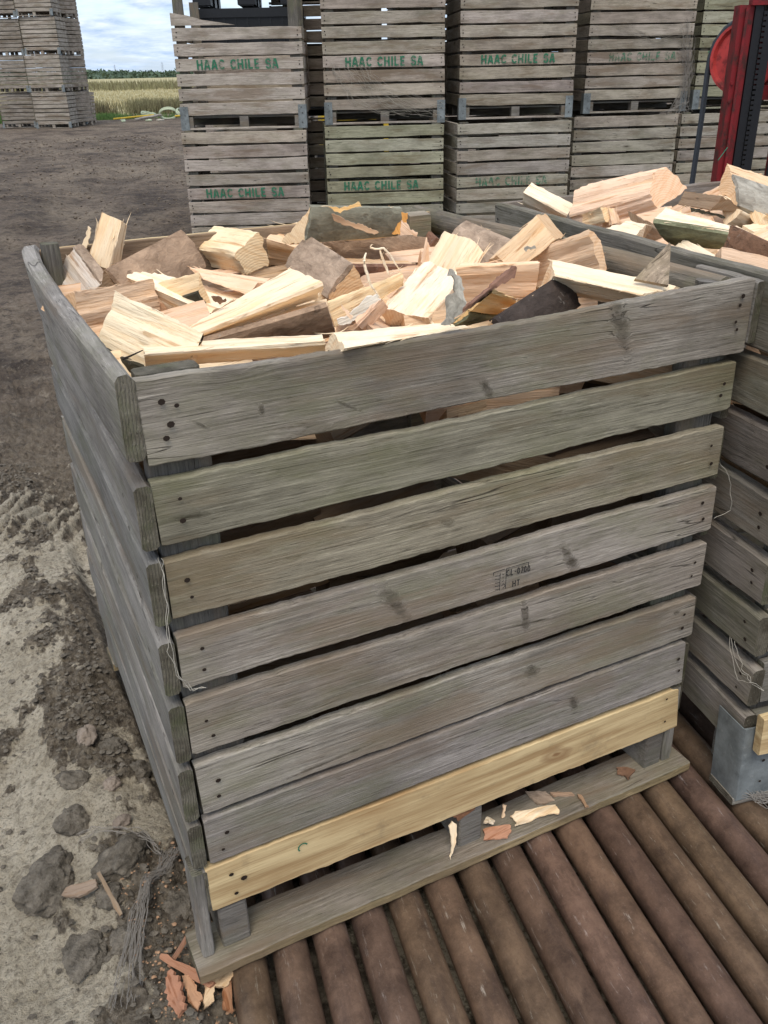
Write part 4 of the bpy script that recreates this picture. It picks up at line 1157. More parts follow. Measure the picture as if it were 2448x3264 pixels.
flat('bark_fragment',[(1.035,.018),(1.05,.034),(1.068,.033),(1.086,.007),(1.060,-.004),(1.046,-.013),(1.050,.006)],.035,.004,BARK,BT['burnt'],'crumpled dark bark piece by the right pallet block','bark',.003)
flat('bark_fragment',[(.80,.075),(.845,.055),(.845,.018),(.80,.030)],.033,.003,BARK,BT['greybrown'],'flat grey bark flake behind the pale chip','bark')
plate('wood_splinter',[(.548,.006,.118),(.556,.002,.105),(.548,-.010,.07),(.528,-.02,.034),(.536,-.010,.07),(.538,.002,.11)],.004,SPLIT,TINT['cream'],'curved pale sliver hanging from the yellow board left of the middle block','splinter',.001,2)
plate('bark_fragment',[(.545,.004,.145),(.60,.004,.150),(.606,.004,.128),(.560,.002,.118)],.006,BARK,(.22,.11,.06),'orange brown bark stuck under the yellow board','bark',.002,2)
flat('wood_chip',[(.648,.026),(.660,.030),(.672,.018),(.655,.006)],.052,.006,SPLIT,TINT['pale'],'tiny curled white shaving on the square pink chip','wood chip',.008,.004)
plate('wood_splinter',[(.70,.03,.034),(.706,.03,.034),(.716,.036,.062),(.709,.038,.066)],.004,SPLIT,TINT['tan'],'stubby upright splinter between the two chips','splinter')
# ================================================================== GROUND
def hsh(ix,iy,s):
    h=(ix.astype(np.int64)*374761393+iy.astype(np.int64)*668265263+s*1442695041)&0xffffffff
    h=((h^(h>>13))*1274126177)&0xffffffff
    return ((h^(h>>16))&0xffff)/65535.
def vn(x,y,s=0):
    ix=np.floor(x);iy=np.floor(y);fx=x-ix;fy=y-iy;u=fx*fx*(3-2*fx);v=fy*fy*(3-2*fy);ix=ix.astype(np.int64);iy=iy.astype(np.int64)
    a=hsh(ix,iy,s);b=hsh(ix+1,iy,s);c=hsh(ix,iy+1,s);d=hsh(ix+1,iy+1,s)
    return (a*(1-u)+b*u)*(1-v)+(c*(1-u)+d*u)*v
def fbm(x,y,o=4,s=0,g=.5):
    r=0;a=1;t=0
    for k in range(o):
        r=r+a*vn(x*2**k+k*17.3,y*2**k+k*9.1,s+k);t+=a;a*=g
    return r/t
def worley(x,y,s=0):
    ix=np.floor(x).astype(np.int64);iy=np.floor(y).astype(np.int64);best=np.full(x.shape,9.)
    for dx in(-1,0,1):
        for dy in(-1,0,1):
            cx=ix+dx;cy=iy+dy;px=cx+hsh(cx,cy,s);py=cy+hsh(cx,cy,s+7)
            best=np.minimum(best,(px-x)**2+(py-y)**2)
    return np.sqrt(best)
def axis(a,b,st,lo,hi,g):
    v=list(np.arange(a,b,st));s=st;x=v[-1]
    while x<hi:s*=g;x+=s;v.append(x)
    s=st;x=a;w=[]
    while x>lo:s*=g;x-=s;w.append(x)
    return np.array(w[::-1]+v)
gx=axis(-.62,.34,.0062,-1500,4000,1.055);gy=axis(-.25,3.0,.0085,-300,6000,1.03)
X,Y=np.meshgrid(gx,gy)
sm=lambda e0,e1,v:(lambda t:t*t*(3-2*t))(np.clip((v-e0)/(e1-e0),0,1))
near=1-sm(3.2,7.,Y)
Xw=X+.05*(fbm(X*7,Y*7,3,91)-.5);Yw=Y+.05*(fbm(X*7,Y*7,3,95)-.5)
m=fbm(Xw*2.6,Yw*2.0,4,3,.55)
# dry flats away from the crate, crumbled wet soil along it
bias=sm(-.10,-.42,X)*.26-.13+.05*sm(2.4,1.0,Y)
m=m+.85*(fbm(Xw*15,Yw*10,5,13,.65)-.5)
dry=sm(.37,.56,m+bias*near-.035+.05*sm(1.2,2.4,Y))
cr=1-dry
w1=worley(Xw*16,Yw*18,5);w2=worley(Xw*34,Yw*42,6);w3=worley(X*75,Y*85,8)
w0=worley(Xw*6.5,Yw*6.5,15)
clod=cr*(.045*np.maximum(0,.55-w0)+.036*np.maximum(0,.62-w1)+.020*np.maximum(0,.62-w2)+.007*np.maximum(0,.6-w3))+dry*.008*np.maximum(0,.45-w2)*(vn(X*5,Y*5,77)>.55)
H=-.125+.05*(fbm(X*.9,Y*.9,3,11)-.5)+.020*(fbm(X*6,Y*6,4,21)-.5)+clod+dry*(.014+.016*(fbm(X*18,Y*18,5,31,.6)-.5))
rdg=1-np.abs(2*fbm(Xw*34,Yw*38,4,43,.6)-1)
H+=.022*(rdg-.8)*(.62+.75*cr)*near+.008*(fbm(X*80,Y*90,3,41)-.5)*(.5+cr)
# bank of soil against the conveyor
H+=.075*np.exp(-((X+.12)/.19)**2)*sm(-.1,.45,Y)*sm(2.6,1.3,Y)
H+=.05*sm(-.03,-.12,X)*sm(.2,-.2,Y)
H+=.035*sm(.1,-.15,X)*near
# beneath rollers and crates it stays low
under=sm(.0,.05,X+.19*0-.0)*sm(-2.6,-2.3,Y)*sm(2.3,1.9,Y)*(X<4)
H=H*(1-under)+(-.135+.01*fbm(X*20,Y*20,2,51))*under
# tyre tread ridges
ca_,sa_=math.cos(-.62),math.sin(-.62);tx=(X+.06)*ca_+(Y-2.55)*sa_;ty=-(X+.06)*sa_+(Y-2.55)*ca_
TR=sm(-.1,.6,np.sin(tx*88+3*ty+1.5*fbm(X*6,Y*6,2,99)))*np.exp(-(ty/.30)**4)*np.exp(-(tx/.42)**4)*(.5+.8*fbm(X*9,Y*9,3,98))
H+=.034*TR;dry=np.clip(dry+.8*TR-.5*np.exp(-(ty/.30)**4)*np.exp(-(tx/.42)**4)*(1-TR),0,1)
# ruts over the yard
far_=sm(3.,6.,Y)*(1-sm(30,36,Y))
H+=far_*(.07*(fbm(X*.55+3,Y*.35,4,61)-.5)+.05*(fbm(X*2.3,Y*1.5,4,62)-.5)+.02*np.maximum(0,.55-worley(X*3,Y*3,63)))
rt=np.sin((X*.83-Y*.30)*2.1+1.4*fbm(X*.3,Y*.3,2,64));H-=far_*.045*sm(.55,.95,rt)
keep=np.exp(-(((X-5)/6)**2+((Y-8.6)/2.0)**2)**2);H=H*(1-keep)+(-.145)*keep
H=np.where(Y>36,-.13+.03*(fbm(X*.2,Y*.2,2,71)-.5),H)
nr_,nc_=X.shape
me=bpy.data.meshes.new('ground')
idx=np.arange(nr_*nc_).reshape(nr_,nc_)
faces=np.stack([idx[:-1,:-1],idx[:-1,1:],idx[1:,1:],idx[1:,:-1]],-1).reshape(-1,4)
me.vertices.add(nr_*nc_);me.vertices.foreach_set('co',np.stack([X,Y,H],-1).astype(np.float32).ravel())
me.loops.add(faces.size);me.loops.foreach_set('vertex_index',faces.ravel().astype(np.int32))
me.polygons.add(len(faces));me.polygons.foreach_set('loop_start',np.arange(0,faces.size,4,dtype=np.int32))
me.polygons.foreach_set('use_smooth',np.ones(len(faces),dtype=bool))
me.update();me.validate()
at=me.attributes.new('dry','FLOAT','POINT');at.data.foreach_set('value',(dry*1.0).astype(np.float32).ravel())
def groundmat():
    t=NT('muddy_ground',.95)
    at=t.n('ShaderNodeAttribute',attribute_name='dry').outputs['Fac']
    v=t.coord((1,1,1),False)
    sx=t.n('ShaderNodeSeparateXYZ',{0:v});yy=sx.outputs['Y']
    n1=t.noise(v,26.,9.,.7);n2=t.noise(v,5.,8.,.65);n3=t.noise(v,130.,4.,.7)
    a2=t.math('ADD',at,t.math('MULTIPLY',t.math('SUBTRACT',n1,.5),2.2))
    n4=t.noise(v,62.,6.,.75)
    dark=t.mix(t.ramp(n1,[(.38,0.),(.62,1.)]),(.080,.063,.046),(.25,.21,.157))
    dark=t.mix(t.ramp(n4,[(.54,0.),(.66,.75)]),dark,(.36,.31,.235))
    dark=t.mix(t.ramp(n4,[(.34,.8),(.44,0.)]),dark,(.045,.036,.028))
    dryc=t.mix(t.ramp(n2,[(.35,0.),(.65,1.)]),(.44,.38,.28),(.60,.53,.41))
    dryc=t.mix(t.ramp(n4,[(.38,.8),(.50,0.)]),dryc,(.19,.16,.118));dryc=t.mix(t.ramp(n1,[(.36,.55),(.50,0.)]),dryc,(.27,.23,.17))
    dryc=t.mix(t.ramp(n3,[(.34,.6),(.44,0.)]),dryc,(.13,.11,.08));dryc=t.mix(t.ramp(n3,[(.58,0.),(.68,.5)]),dryc,(.52,.46,.36))
    c=t.mix(t.ramp(a2,[(.30,0.),(.66,1.)]),dark,dryc)
    # yard further off is browner and churned
    f1=t.noise(v,1.1,9.,.68);f2=t.noise(v,7.,7.,.72)
    vst=t.n('ShaderNodeVectorMath',{0:v,1:(.8,.25,1)},operation='MULTIPLY').outputs[0];f3=t.noise(vst,1.,6.,.6)
    yard=t.mix(t.ramp(f1,[(.38,0.),(.62,1.)]),(.060,.044,.033),(.215,.165,.120))
    yard=t.mix(t.ramp(f3,[(.47,0.),(.64,.85)]),yard,(.27,.215,.155))
    yard=t.mix(t.ramp(f2,[(.34,.85),(.50,0.)]),yard,(.040,.030,.026))
    yard=t.mix(t.ramp(f2,[(.56,0.),(.70,.6)]),yard,(.29,.24,.18))
    f5=t.noise(v,24.,5.,.75);yard=t.mix(t.ramp(f5,[(.36,.75),(.47,0.)]),yard,(.05,.038,.03));yard=t.mix(t.ramp(f5,[(.57,0.),(.67,.6)]),yard,(.33,.275,.21))
    w=t.ramp(t.math('DIVIDE',yy,8.),[(.27,0.),(.62,1.)])
    c=t.mix(w,c,yard)
    h=t.math('ADD',t.math('ADD',t.math('MULTIPLY',n1,.6),t.math('MULTIPLY',n4,.55)),t.math('ADD',t.math('MULTIPLY',n3,.3),t.math('MULTIPLY',f2,t.math('MULTIPLY',w,3.))))
    return t.out(c,h,.034)
me.materials.append(groundmat())
ground=tag(obj('ground',me),kind='structure')
from mathutils.bvhtree import BVHTree
def gz(x,y):
    i=min(max(np.searchsorted(gx,x),1),nc_-1);j=min(max(np.searchsorted(gy,y),1),nr_-1)
    return float(H[j,i])
# loose crumbs of soil: nobody could count them
def crumbs(name,N,xr,yr,sr,mat,seed,label,powr=1.,cond=None):
    r=random.Random(seed);mb=MB()
    base=[(0,0,1),(.9,0,.3),(.28,.85,.3),(-.72,.53,.3),(-.72,-.53,.3),(.28,-.85,.3),(0,0,-.6)]
    fc=[(0,1,2),(0,2,3),(0,3,4),(0,4,5),(0,5,1),(6,2,1),(6,3,2),(6,4,3),(6,5,4),(6,1,5)]
    for _ in range(N):
        y=yr[0]+(yr[1]-yr[0])*r.random()**powr;x=xr[0](y)+(xr[1](y)-xr[0](y))*r.random()
        if cond and not cond(x,y):continue
        s=sr[0]+(sr[1]-sr[0])*r.random()**3
        s*=max(1,y*.28);a=r.uniform(0,6.28);z=gz(x,y);b=len(mb.v);f=r.uniform(.5,.9)
        for (px,py,pz) in base:
            k=s*r.uniform(.65,1.25);mb.v.append((x+(px*math.cos(a)-py*math.sin(a))*k,y+(px*math.sin(a)+py*math.cos(a))*k,z+pz*k*f+s*.1))
        for q in fc:mb.face([b+i for i in q])
    o=mb.build(name,[mat],None,60,fixn=False);return tag(o,label,kind='stuff')
gi=lambda x,y:dry[min(np.searchsorted(gy,y),nr_-1),min(np.searchsorted(gx,x),nc_-1)]
crumbs('soil_crumbs',15000,(lambda y:-.62,lambda y:-.02),(-.2,3.2),(.0018,.013),CLAY,4,'loose crumbs of damp soil beside the crate',1.,lambda x,y:gi(x,y)<.5 or random.Random(int(x*1e5)).random()<.05)
YARDC=claymat('brown_yard_clod',(.085,.066,.050),(.20,.16,.12),9.,.02)
crumbs('yard_clods',7000,(lambda y:-.6+.02*y-.1*y*0,lambda y:.1+.36*y),(3.0,30.),(.002,.008),YARDC,5,'churned clods of brown mud across the yard',1.5)
# big clay lumps
def clodobj(name,x,y,r,sq,seed,label,mat=CLAY,dz=0,grp=None):
    bm=bmesh.new();bmesh.ops.create_icosphere(bm,subdivisions=5,radius=1)
    for v in bm.verts:
        p=v.co.copy();n=1+.30*nz(p.x*1.1+seed,p.y*1.1,p.z*1.1)+.17*nz(p.x*2.7,p.y*2.7+seed,p.z*2.7)+.09*nz(p.x*6+seed,p.y*6,p.z*6)+.05*nz(p.x*13,p.y*13+seed,p.z*13)
        v.co=Vector((p.x*r*n*sq[0],p.y*r*n*sq[1],p.z*r*n*sq[2]))
    me=bpy.data.meshes.new(name);bm.to_mesh(me);bm.free();me.materials.append(mat)
    me.polygons.foreach_set('use_smooth',[True]*len(me.polygons))
    o=obj(name,me,None,(x,y,gz(x,y)+r*sq[2]*.12+dz),(0,0,seed));tag(o,label,'clay lump',grp);return o
STONE=claymat('brown_stone',(.13,.105,.085),(.27,.22,.175),11.,.004)
clodobj('clay_lump',-.292,.405,.072,(1.15,.85,.62),1,'biggest grey clay lump, at the lower left near the pallet corner')
clodobj('clay_lump',-.212,.545,.048,(1.,.85,.7),2,'round dark clay lump just behind the biggest one')
clodobj('stone',-.128,.825,.030,(.9,1.2,.8),3,'brown stone with a flat top half sunk in the mud by the crate side',STONE)
clodobj('stone',-.103,.625,.025,(1.,.9,.7),4,'small reddish brown stone between clay lumps',STONE)
clodobj('stone',-.107,.485,.019,(.9,1.2,.7),5,'small pale grey stone nearer the pallet corner',STONE)
clodobj('clay_lump',-.025,.675,.030,(1,1,.8),6,'knobbly dark lump close against the crate side')
clodobj('clay_lump',-.125,.375,.058,(1.3,.8,.55),7,'broad grey lump between the biggest one and the crate')
clodobj('clay_lump',-.075,.775,.034,(1,1.1,.7),8,'loose clay lump under the middle of the crate side')
clodobj('clay_lump',-.19,.69,.036,(1.2,.8,.6),12,'flattened clay lump behind the round dark one')
clodobj('clay_lump',-.175,.285,.032,(1,1,.7),9,'small clay lump with twine lying over it')
clodobj('clay_lump',-.155,.185,.040,(1.2,.9,.5),13,'low clay lump near the pallet corner beneath the grey netting strands')
clodobj('clay_lump',-.045,.22,.045,(1,1.2,.5),10,'crumbly lump right beside the pallet board end')
clodobj('clay_lump',-.255,.19,.045,(1.3,1,.35),14,'pale edged flat lump at the bottom left')
# debris at the near left corner
plate('wood_splinter',[(-.115,.085,gz(-.115,.085)+.020),(-.108,.094,gz(-.108,.094)+.020),(-.045,.0,gz(-.045,.0)+.055),(-.030,-.03,gz(-.030,-.03)+.055),(-.042,-.035,gz(-.042,-.035)+.053),(-.06,-.008,gz(-.06,-.008)+.045)],.008,SPLIT,(.34,.17,.10),'long reddish splinter under the left end of the pallet','splinter',.002,3)
plate('wood_splinter',[(-.105,.062,gz(-.105,.062)+.025),(-.098,.075,gz(-.098,.075)+.025),(-.050,.108,gz(-.050,.108)+.045),(-.052,.095,gz(-.052,.095)+.045)],.007,SPLIT,(.30,.16,.1),'short red splinter above the long reddish one','splinter')
plate('wood_chip',[(-.030,.015,gz(-.030,.015)+.063),(.012,-.004,gz(.012,-.004)+.063),(.012,-.025,gz(.012,-.025)+.057),(-.010,-.042,gz(-.010,-.042)+.045),(-.028,-.030,gz(-.028,-.030)+.045),(-.045,-.052,gz(-.045,-.052)+.030),(-.062,-.058,gz(-.062,-.058)+.025),(-.048,-.02,gz(-.048,-.02)+.045)],.010,SPLIT,(.60,.43,.26),'torn pale chunk with ragged tip below the pallet corner','wood chip',.006,3)
def dirt(x,y,h):return (x,y,gz(x,y)+h)
plate('bark_fragment',[dirt(-.118,.030,.018),dirt(-.098,.036,.026),dirt(-.090,-.01,.03),dirt(-.098,-.058,.026),dirt(-.112,-.055,.016),dirt(-.122,-.02,.014)],.008,SPLIT,(.36,.18,.11),'broad reddish bark plate in the dirt by the pallet corner','bark',.006,4,rag=.009)
plate('bark_fragment',[dirt(-.086,.026,.020),dirt(-.072,.020,.024),dirt(-.058,-.022,.022),dirt(-.072,-.062,.018),dirt(-.086,-.04,.018)],.007,SPLIT,(.50,.29,.17),'narrow orange bark piece between the red plate and the torn pale chunk','bark',.006,4,rag=.008)
plate('wood_splinter',[(-.008,-.022,gz(-.008,-.022)+.045),(.004,-.028,gz(.004,-.028)+.045),(-.012,-.085,gz(-.012,-.085)+.035),(-.028,-.08,gz(-.028,-.08)+.035)],.008,SPLIT,(.38,.2,.11),'orange splinter beside the first roller','splinter')
plate('wood_splinter',[(-.275,.328,gz(-.275,.328)+.030),(-.262,.345,gz(-.262,.345)+.030),(-.197,.316,gz(-.197,.316)+.035),(-.198,.298,gz(-.198,.298)+.035),(-.24,.30,gz(-.24,.30)+.030)],.008,SPLIT,(.26,.20,.15),'dirty brown wood scrap next to the big clay lump','splinter',.003,2)
plate('wood_splinter',[(-.193,.324,gz(-.193,.324)+.040),(-.185,.330,gz(-.185,.330)+.040),(-.160,.222,gz(-.160,.222)+.025),(-.168,.220,gz(-.168,.220)+.025)],.006,SPLIT,(.27,.21,.15),'thin brown stick pointing down from the big clay lump','splinter')
plate('wood_chip',[(-.098,1.668,-.07),(-.045,1.700,-.07),(-.030,1.662,-.07),(-.085,1.632,-.07)],.008,SPLIT,(.50,.27,.15),'small orange chip on the mud beside the middle of the crate','wood chip')
crumbs('wood_litter',700,(lambda y:-.16,lambda y:.03),(-.12,.40),(.002,.007),SPLITLIT,9,'tiny scattered wood crumbs in the dirt by the pallet corner',1.)
# twine / netting strands
def strand(mb,pts,r,rg,wob,n=4,seg=6):
    P=[Vector(p) for p in pts];Q=[];s=rg.random()*50
    for i in range(len(P)-1):
        for t in range(seg):
            q=P[i].lerp(P[i+1],t/seg);u=i*seg+t;Q.append(q+Vector((nz(u*.35,s),nz(u*.35,s+4),nz(u*.35,s+9)*.6))*wob)
    Q.append(P[-1]);mb.tube(Q,r,n,cap=False)
rg=random.Random(3);mb=MB()
tw=[(-.02,.335),(-.06,.285),(-.091,.262),(-.127,.189),(-.174,.101),(-.200,.012)]
for k in range(26):
    e=rg.uniform(0,1);off=rg.uniform(-1,1);P=[]
    for i,(x,y) in enumerate(tw[:rg.choice((5,6,6))]):
        w=.006+.010*abs(i-2);P.append((x+off*w,y+rg.uniform(-.01,.01),gz(x,y)+.022+rg.uniform(0,.008)))
    strand(mb,P,.0006,rg,.010)
tag(mb.build('netting_strands',[GTWINE],None,None,False),'bundle of grey dried netting strands trailing down the mud beside the pallet','netting')
mb=MB()
for k in range(8):
    off=rg.uniform(-1,1);P=[(x,y+off*.01,gz(x,y)+.028) for x,y in((-.21,.46),(-.17,.462),(-.11,.43),(-.07,.40),(-.045,.345))];strand(mb,P,.0006,rg,.014)
tag(mb.build('netting_strands',[GTWINE],None,None,False),'thin grey strands arching over the clay lumps towards the crate','netting')
mb=MB()
fr=[(-.008,.957),(-.004,.925),(-.010,.846),(-.014,.781),(-.006,.73),(.012,.694),(.035,.690)]
for k in range(2):strand(mb,[(x+.003*k,-.008-.003*k,z) for x,z in fr],.0006,rg,.006)
tag(mb.build('twine',[TWINE],None,None,False),'frayed pale twine hanging down the near left corner of the front crate','twine')
mb=MB();strand(mb,[(1.195,-.004,.863),(1.223,-.010,.827),(1.237,-.012,.79),(1.247,-.010,.735),(1.20,-.008,.728)],.0006,rg,.004)
tag(mb.build('wire',[TWINE],None,None,False),'thin wire loop sticking out at the right corner of the front crate','wire')
mb=MB();strand(mb,[(1.262,-.176,.036),(1.31,-.20,.012),(1.34,-.235,.006)],.0015,rg,.006);
for k in range(22):strand(mb,[(1.27+rg.uniform(-.02,.04),-.178,.03+rg.uniform(-.01,.02)),(1.30+rg.uniform(-.02,.05),-.20,.016),(1.33+rg.uniform(-.04,.07),-.215+rg.uniform(-.04,.01),.006)],.0007,rg,.012)
tag(mb.build('netting_strands',[GTWINE],None,None,False),'frayed fibres caught under the steel bracket of the second crate','netting')
mb=MB()
def M2p(x,y,z):return tuple(M2w@Vector((x,y,z)))
for k in range(3):strand(mb,[M2p(-.012,.06+.01*k,.44),M2p(-.014,.02,.40-.02*k),M2p(-.006,-.008,.37),M2p(.03,-.012,.34)],.0005,rg,.012)
tag(mb.build('twine',[TWINE],None,None,False),'frayed twine tangled on the near corner of the second crate','twine')
mb=MB();mb.tube([(-.006,.045,1.262),(.004,.040,1.266),(.022,.030,1.275)],[.002,.0015,.0008],5)
tag(mb.build('wire',[NAIL],None,None),'bent nail standing out of the left top board by the front corner','nail')
# ================================================================== STACKED CRATES BEHIND
BW=1.3;BD=1.12;PT=.1375;PB=.13
brow=[(PB+PT*k+.010,PB+PT*k+.010+.113) for k in range(8)]
def crate_meshes(v):
    d={}
    d['front']=panel_mesh('slat_panel',BW,brow,.02,10,600+v*20,W_BACK,.006,wob=.004,jit=.006)
    d['side']=panel_mesh('slat_panel',BD-.03,brow,.026,8,604+v*20,W_BACK,.006,wob=.004,jit=.006)
    d['back']=panel_mesh('slat_panel',BW,[(a+.05,b+.045) for a,b in brow[:-1]]+[brow[0]],.02,6,608+v*20,W_BACK,0,wob=.003,jit=.004)
    return d
CM=[crate_meshes(v) for v in range(4)]
mb=MB();mb.box(-.045,.045,-.05,.05,0,.105);blkm=mb.build('block',[BLOCKW],me_only=True)
mb=MB();board(mb,BW,0,.10,0,.02,8,700,wob=.002);botm=mb.build('bottom_board',[W_BACK,W_END],me_only=True)
mb=MB();mb.box(.002,BW-.002,-.02,.02,.021,.111);shadebarm=mb.build('dark_bearer',[W_DARK],me_only=True)  # added dark bar, stands in for the shade inside the pallet openings
mb=MB();board(mb,1.10,0,.10,0,.04,6,701,wob=.002);postm=mb.build('corner_post',[W_DARK,W_END],me_only=True)
mb=MB()
for i in range(8):mb.box(.02,BW-.02,.03+.135*i,.03+.135*i+.115,.112,.128)
deckm=mb.build('floor_boards',[W_DARK],me_only=True)
mb=MB();lbracket(mb,-.006,-.006,.085,.0,.225);nails(mb,(.04,),(.06,.14,.2),-.0125,.005,1);brL=mb.build('corner_bracket',[STEEL,NAIL],me_only=True)
mb=MB();lbracket(mb,BW+.006,-.006,.085,.0,.225,sg=-1);nails(mb,(BW-.04,),(.06,.14,.2),-.0125,.005,1);brR=mb.build('corner_bracket',[STEEL,NAIL],me_only=True)
def txt_mesh(s,w):
    mb=MB();tot=sum(ADV[c] for c in s)*.092*1.03
    text(mb,s,(BW-tot)/2-.0+.0,0,.090,.0175,0,1.03);return mb.build('stencil_text',[INK,INKF],None,None,False,me_only=True)
TXT=txt_mesh('HAAC CHILE SA',0)
cols=[(1,.97,.95),(.98,.95,.92),(.93,.93,.90),(1.06,1.02,.99),(.88,.86,.82),(.86,.92,.78),(.46,.44,.42)]  # last tint, for the rear rank, paints in the shade between stacks
def back_crate(x,y,z,yaw,label,v=0,col=0,tx=1,br=(1,1),group=None,front=None,lean=0.,simple=False,tz=0):
    c=empty('wooden_crate',(x,y,z),(lean,0,R(yaw)));tag(c,label,'crate',group)
    d=dict(CM[v%4])
    if front:d['back']=lowback;d['side']=lowside
    cc=cols[col]+(1,)
    L=[('slat_panel',front or d['front'],(0,0,0),(0,0,0)),('slat_panel',d['side'],(0,BD-.005,0),(0,0,-PI/2)),('slat_panel',lowside if front else CM[(v+1)%4]['side'],(BW,.021,0),(0,0,PI/2)),
       ('slat_panel',d['back'],(BW,BD,0),(0,0,PI)),('floor_boards',deckm,(0,0,0),(0,0,0)),
       ('bottom_board',botm,(0,.099,.0),(PI/2,0,0)),('dark_bearer',shadebarm,(0,BD/2,0),(0,0,0)),('bottom_board',botm,(0,BD,.0),(PI/2,0,0))]
    for bx in(.075,BW/2,BW-.075):L.append(('block',blkm,(bx,.055,.0205),(0,0,0)))
    if not simple:
        for bx in(.075,BW/2,BW-.075):L.append(('block',blkm,(bx,BD-.06,.0205),(0,0,0)))
        for (px,py) in((.13,.024),(BW-.03,.024),(.13,BD-.07),(BW-.03,BD-.07)):L.append(('corner_post',postm,(px,py,PB),(0,-PI/2,0)))
        if br[0]:L.append(('corner_bracket',brL,(0,0,0),(0,0,0)))
        if br[1]:L.append(('corner_bracket',brR,(0,0,0),(0,0,0)))
    for n,m,l,r in L:
        o=obj(n,m,c,l,r)
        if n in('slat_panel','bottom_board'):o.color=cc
    if tx:
        o=obj('stencil_text',TXT,c,(tz,-.0075,brow[3][0]+.013),(0,0,0))
        if tx==2:
            o.data=TXTF
        o['label']='green stencilled letters on its front'
    return c
TXTF=TXT.copy();TXTF.materials.clear();TXTF.materials.append(INKF)
lowback=panel_mesh('slat_panel',BW,[(a+.03,b+.03) for a,b in brow[:5]],.02,6,760,W_BACK,0)
lowside=panel_mesh('slat_panel',BD-.03,brow[:6],.026,8,761,W_BACK,.006,wob=.004)
# broken front of the top left crate: two upper boards gone, one snapped to a point
mb=MB();rgx=random.Random(8)
for i,(z0,z1) in enumerate(brow[:6]):
    board(mb,BW,z0,z1,0,.02,12,800+i,wob=.004,dz0=rgx.uniform(-.006,.006),dz1=rgx.uniform(-.006,.006));nails(mb,(.04,BW-.04),(z0+.04,z0+.08),-.005,.006,rng=rgx)
z0,z1=brow[6];mb.poly([(0,0,z0),(.64,0,z0-.004),(.50,0,z0+.018),(.32,0,z0+.045),(.16,0,z0+.088),(.0,0,z1)],0)
b=len(mb.v);fr_=[(0,z0),(.64,z0-.004),(.50,z0+.018),(.32,z0+.045),(.16,z0+.088),(.0,z1)]
mb.v+=[(x,.001,z) for x,z in fr_]+[(x,.02,z) for x,z in fr_]
for k in range(6):mb.face((b+k,b+(k+1)%6,b+6+(k+1)%6,b+6+k),0)
mb.face(range(b+6,b+12),0)
brokenm=mb.build('slat_panel',[W_BACK,W_END,NAIL],me_only=True)
S=[(2.39,8.70,-24),(3.90,8.40,-23),(5.36,8.03,-21)]
GZ=-.132
back_crate(2.37,8.65,GZ,-23,'bottom crate of the leftmost near stack, green letters on its fifth board',0,0,1,(0,0),tz=-.02)
back_crate(2.41,8.72,GZ+1.232,-25,'broken open crate on the leftmost near stack, its top boards missing and one snapped',1,3,1,(1,1),front=brokenm,tz=.0)
back_crate(3.87,8.35,GZ,-22,'greenish bottom crate of the second stack from the yard',2,5,1,(0,0),tz=-.03)
back_crate(3.93,8.46,GZ+1.232,-24,'upper crate of the second stack with torn netting over its lower boards',3,0,1,(1,1),tz=.02)
back_crate(5.21,7.80,GZ,-18,'bottom crate of the third stack with one cracked dark board',1,2,2,(0,0),tz=.0)
back_crate(5.48,8.22,GZ+1.232,-22.5,'upper crate of the third stack with a bracket on each lower corner',2,0,1,(1,1),tz=.02)
back_crate(6.83,7.85,GZ,-16.5,'lower crate of the fourth stack standing slightly in front of its neighbours',3,2,0,(0,0))
back_crate(7.24,8.22,GZ+1.232,-18.8,'upper crate of the fourth stack with faint lettering, a ragged net at its corner',0,4,2,(1,1),tz=.05)
back_crate(8.17,7.52,GZ,-15.5,'lower crate half hidden behind the dark hose, right of the fourth stack',1,4,0,(0,0))
back_crate(8.80,8.02,GZ+1.232,-17.,'greenish upper crate behind the red drum',2,5,2,(1,0),tz=-.1)
back_crate(9.50,7.15,GZ,-15.5,'lower crate behind the red mast',0,2,0,(0,0))
back_crate(10.15,7.60,GZ+1.232,-17.,'upper crate behind the red mast',3,5,0,(0,0))
# second rank added behind the stacks so that their gaps stay dark
for i,(x,y,a) in enumerate([(2.39,8.70,-24),(3.38,8.62,-23),(4.92,8.30,-21),(6.45,8.25,-18),(8.05,8.0,-17),(9.6,7.7,-17)]):
    dx,dy=-math.sin(R(a))*1.28,math.cos(R(a))*1.28
    if i==0:continue
    back_crate(x+dx,y+dy+.05,GZ,a,'crate added in the rear rank to darken the gaps between the stacks',(i+2)%4,6,0,(0,0),'added rear rank of stacked crates',simple=True)
    back_crate(x+dx,y+dy+.05,GZ+1.232,a,'crate added in the rear rank to darken the gaps between the stacks',(i+3)%4,6,0,(0,0),'added rear rank of stacked crates',simple=True)
for i,(x,y,a) in enumerate([(3.93,8.46,-24),(5.48,8.22,-22.5),(7.24,8.22,-18.8),(8.80,8.02,-17),(10.15,7.6,-17)]):
    back_crate(x,y,GZ+2.464+.01,a,'top crate of its stack, mostly above the frame',i%4,i%5,0,(0,0),'top level of the near stacks',simple=True)
for i,(x,y,a) in enumerate([(3.38,8.62,-23),(4.92,8.30,-21),(6.45,8.25,-18),(8.05,8.0,-17),(9.6,7.7,-17)]):
    dx,dy=-math.sin(R(a))*1.28,math.cos(R(a))*1.28
    back_crate(x+dx,y+dy+.05,GZ+2.464,a,'crate added in the rear rank to darken the gaps between the stacks',i%4,6,0,(0,0),'added rear rank of stacked crates',simple=True)
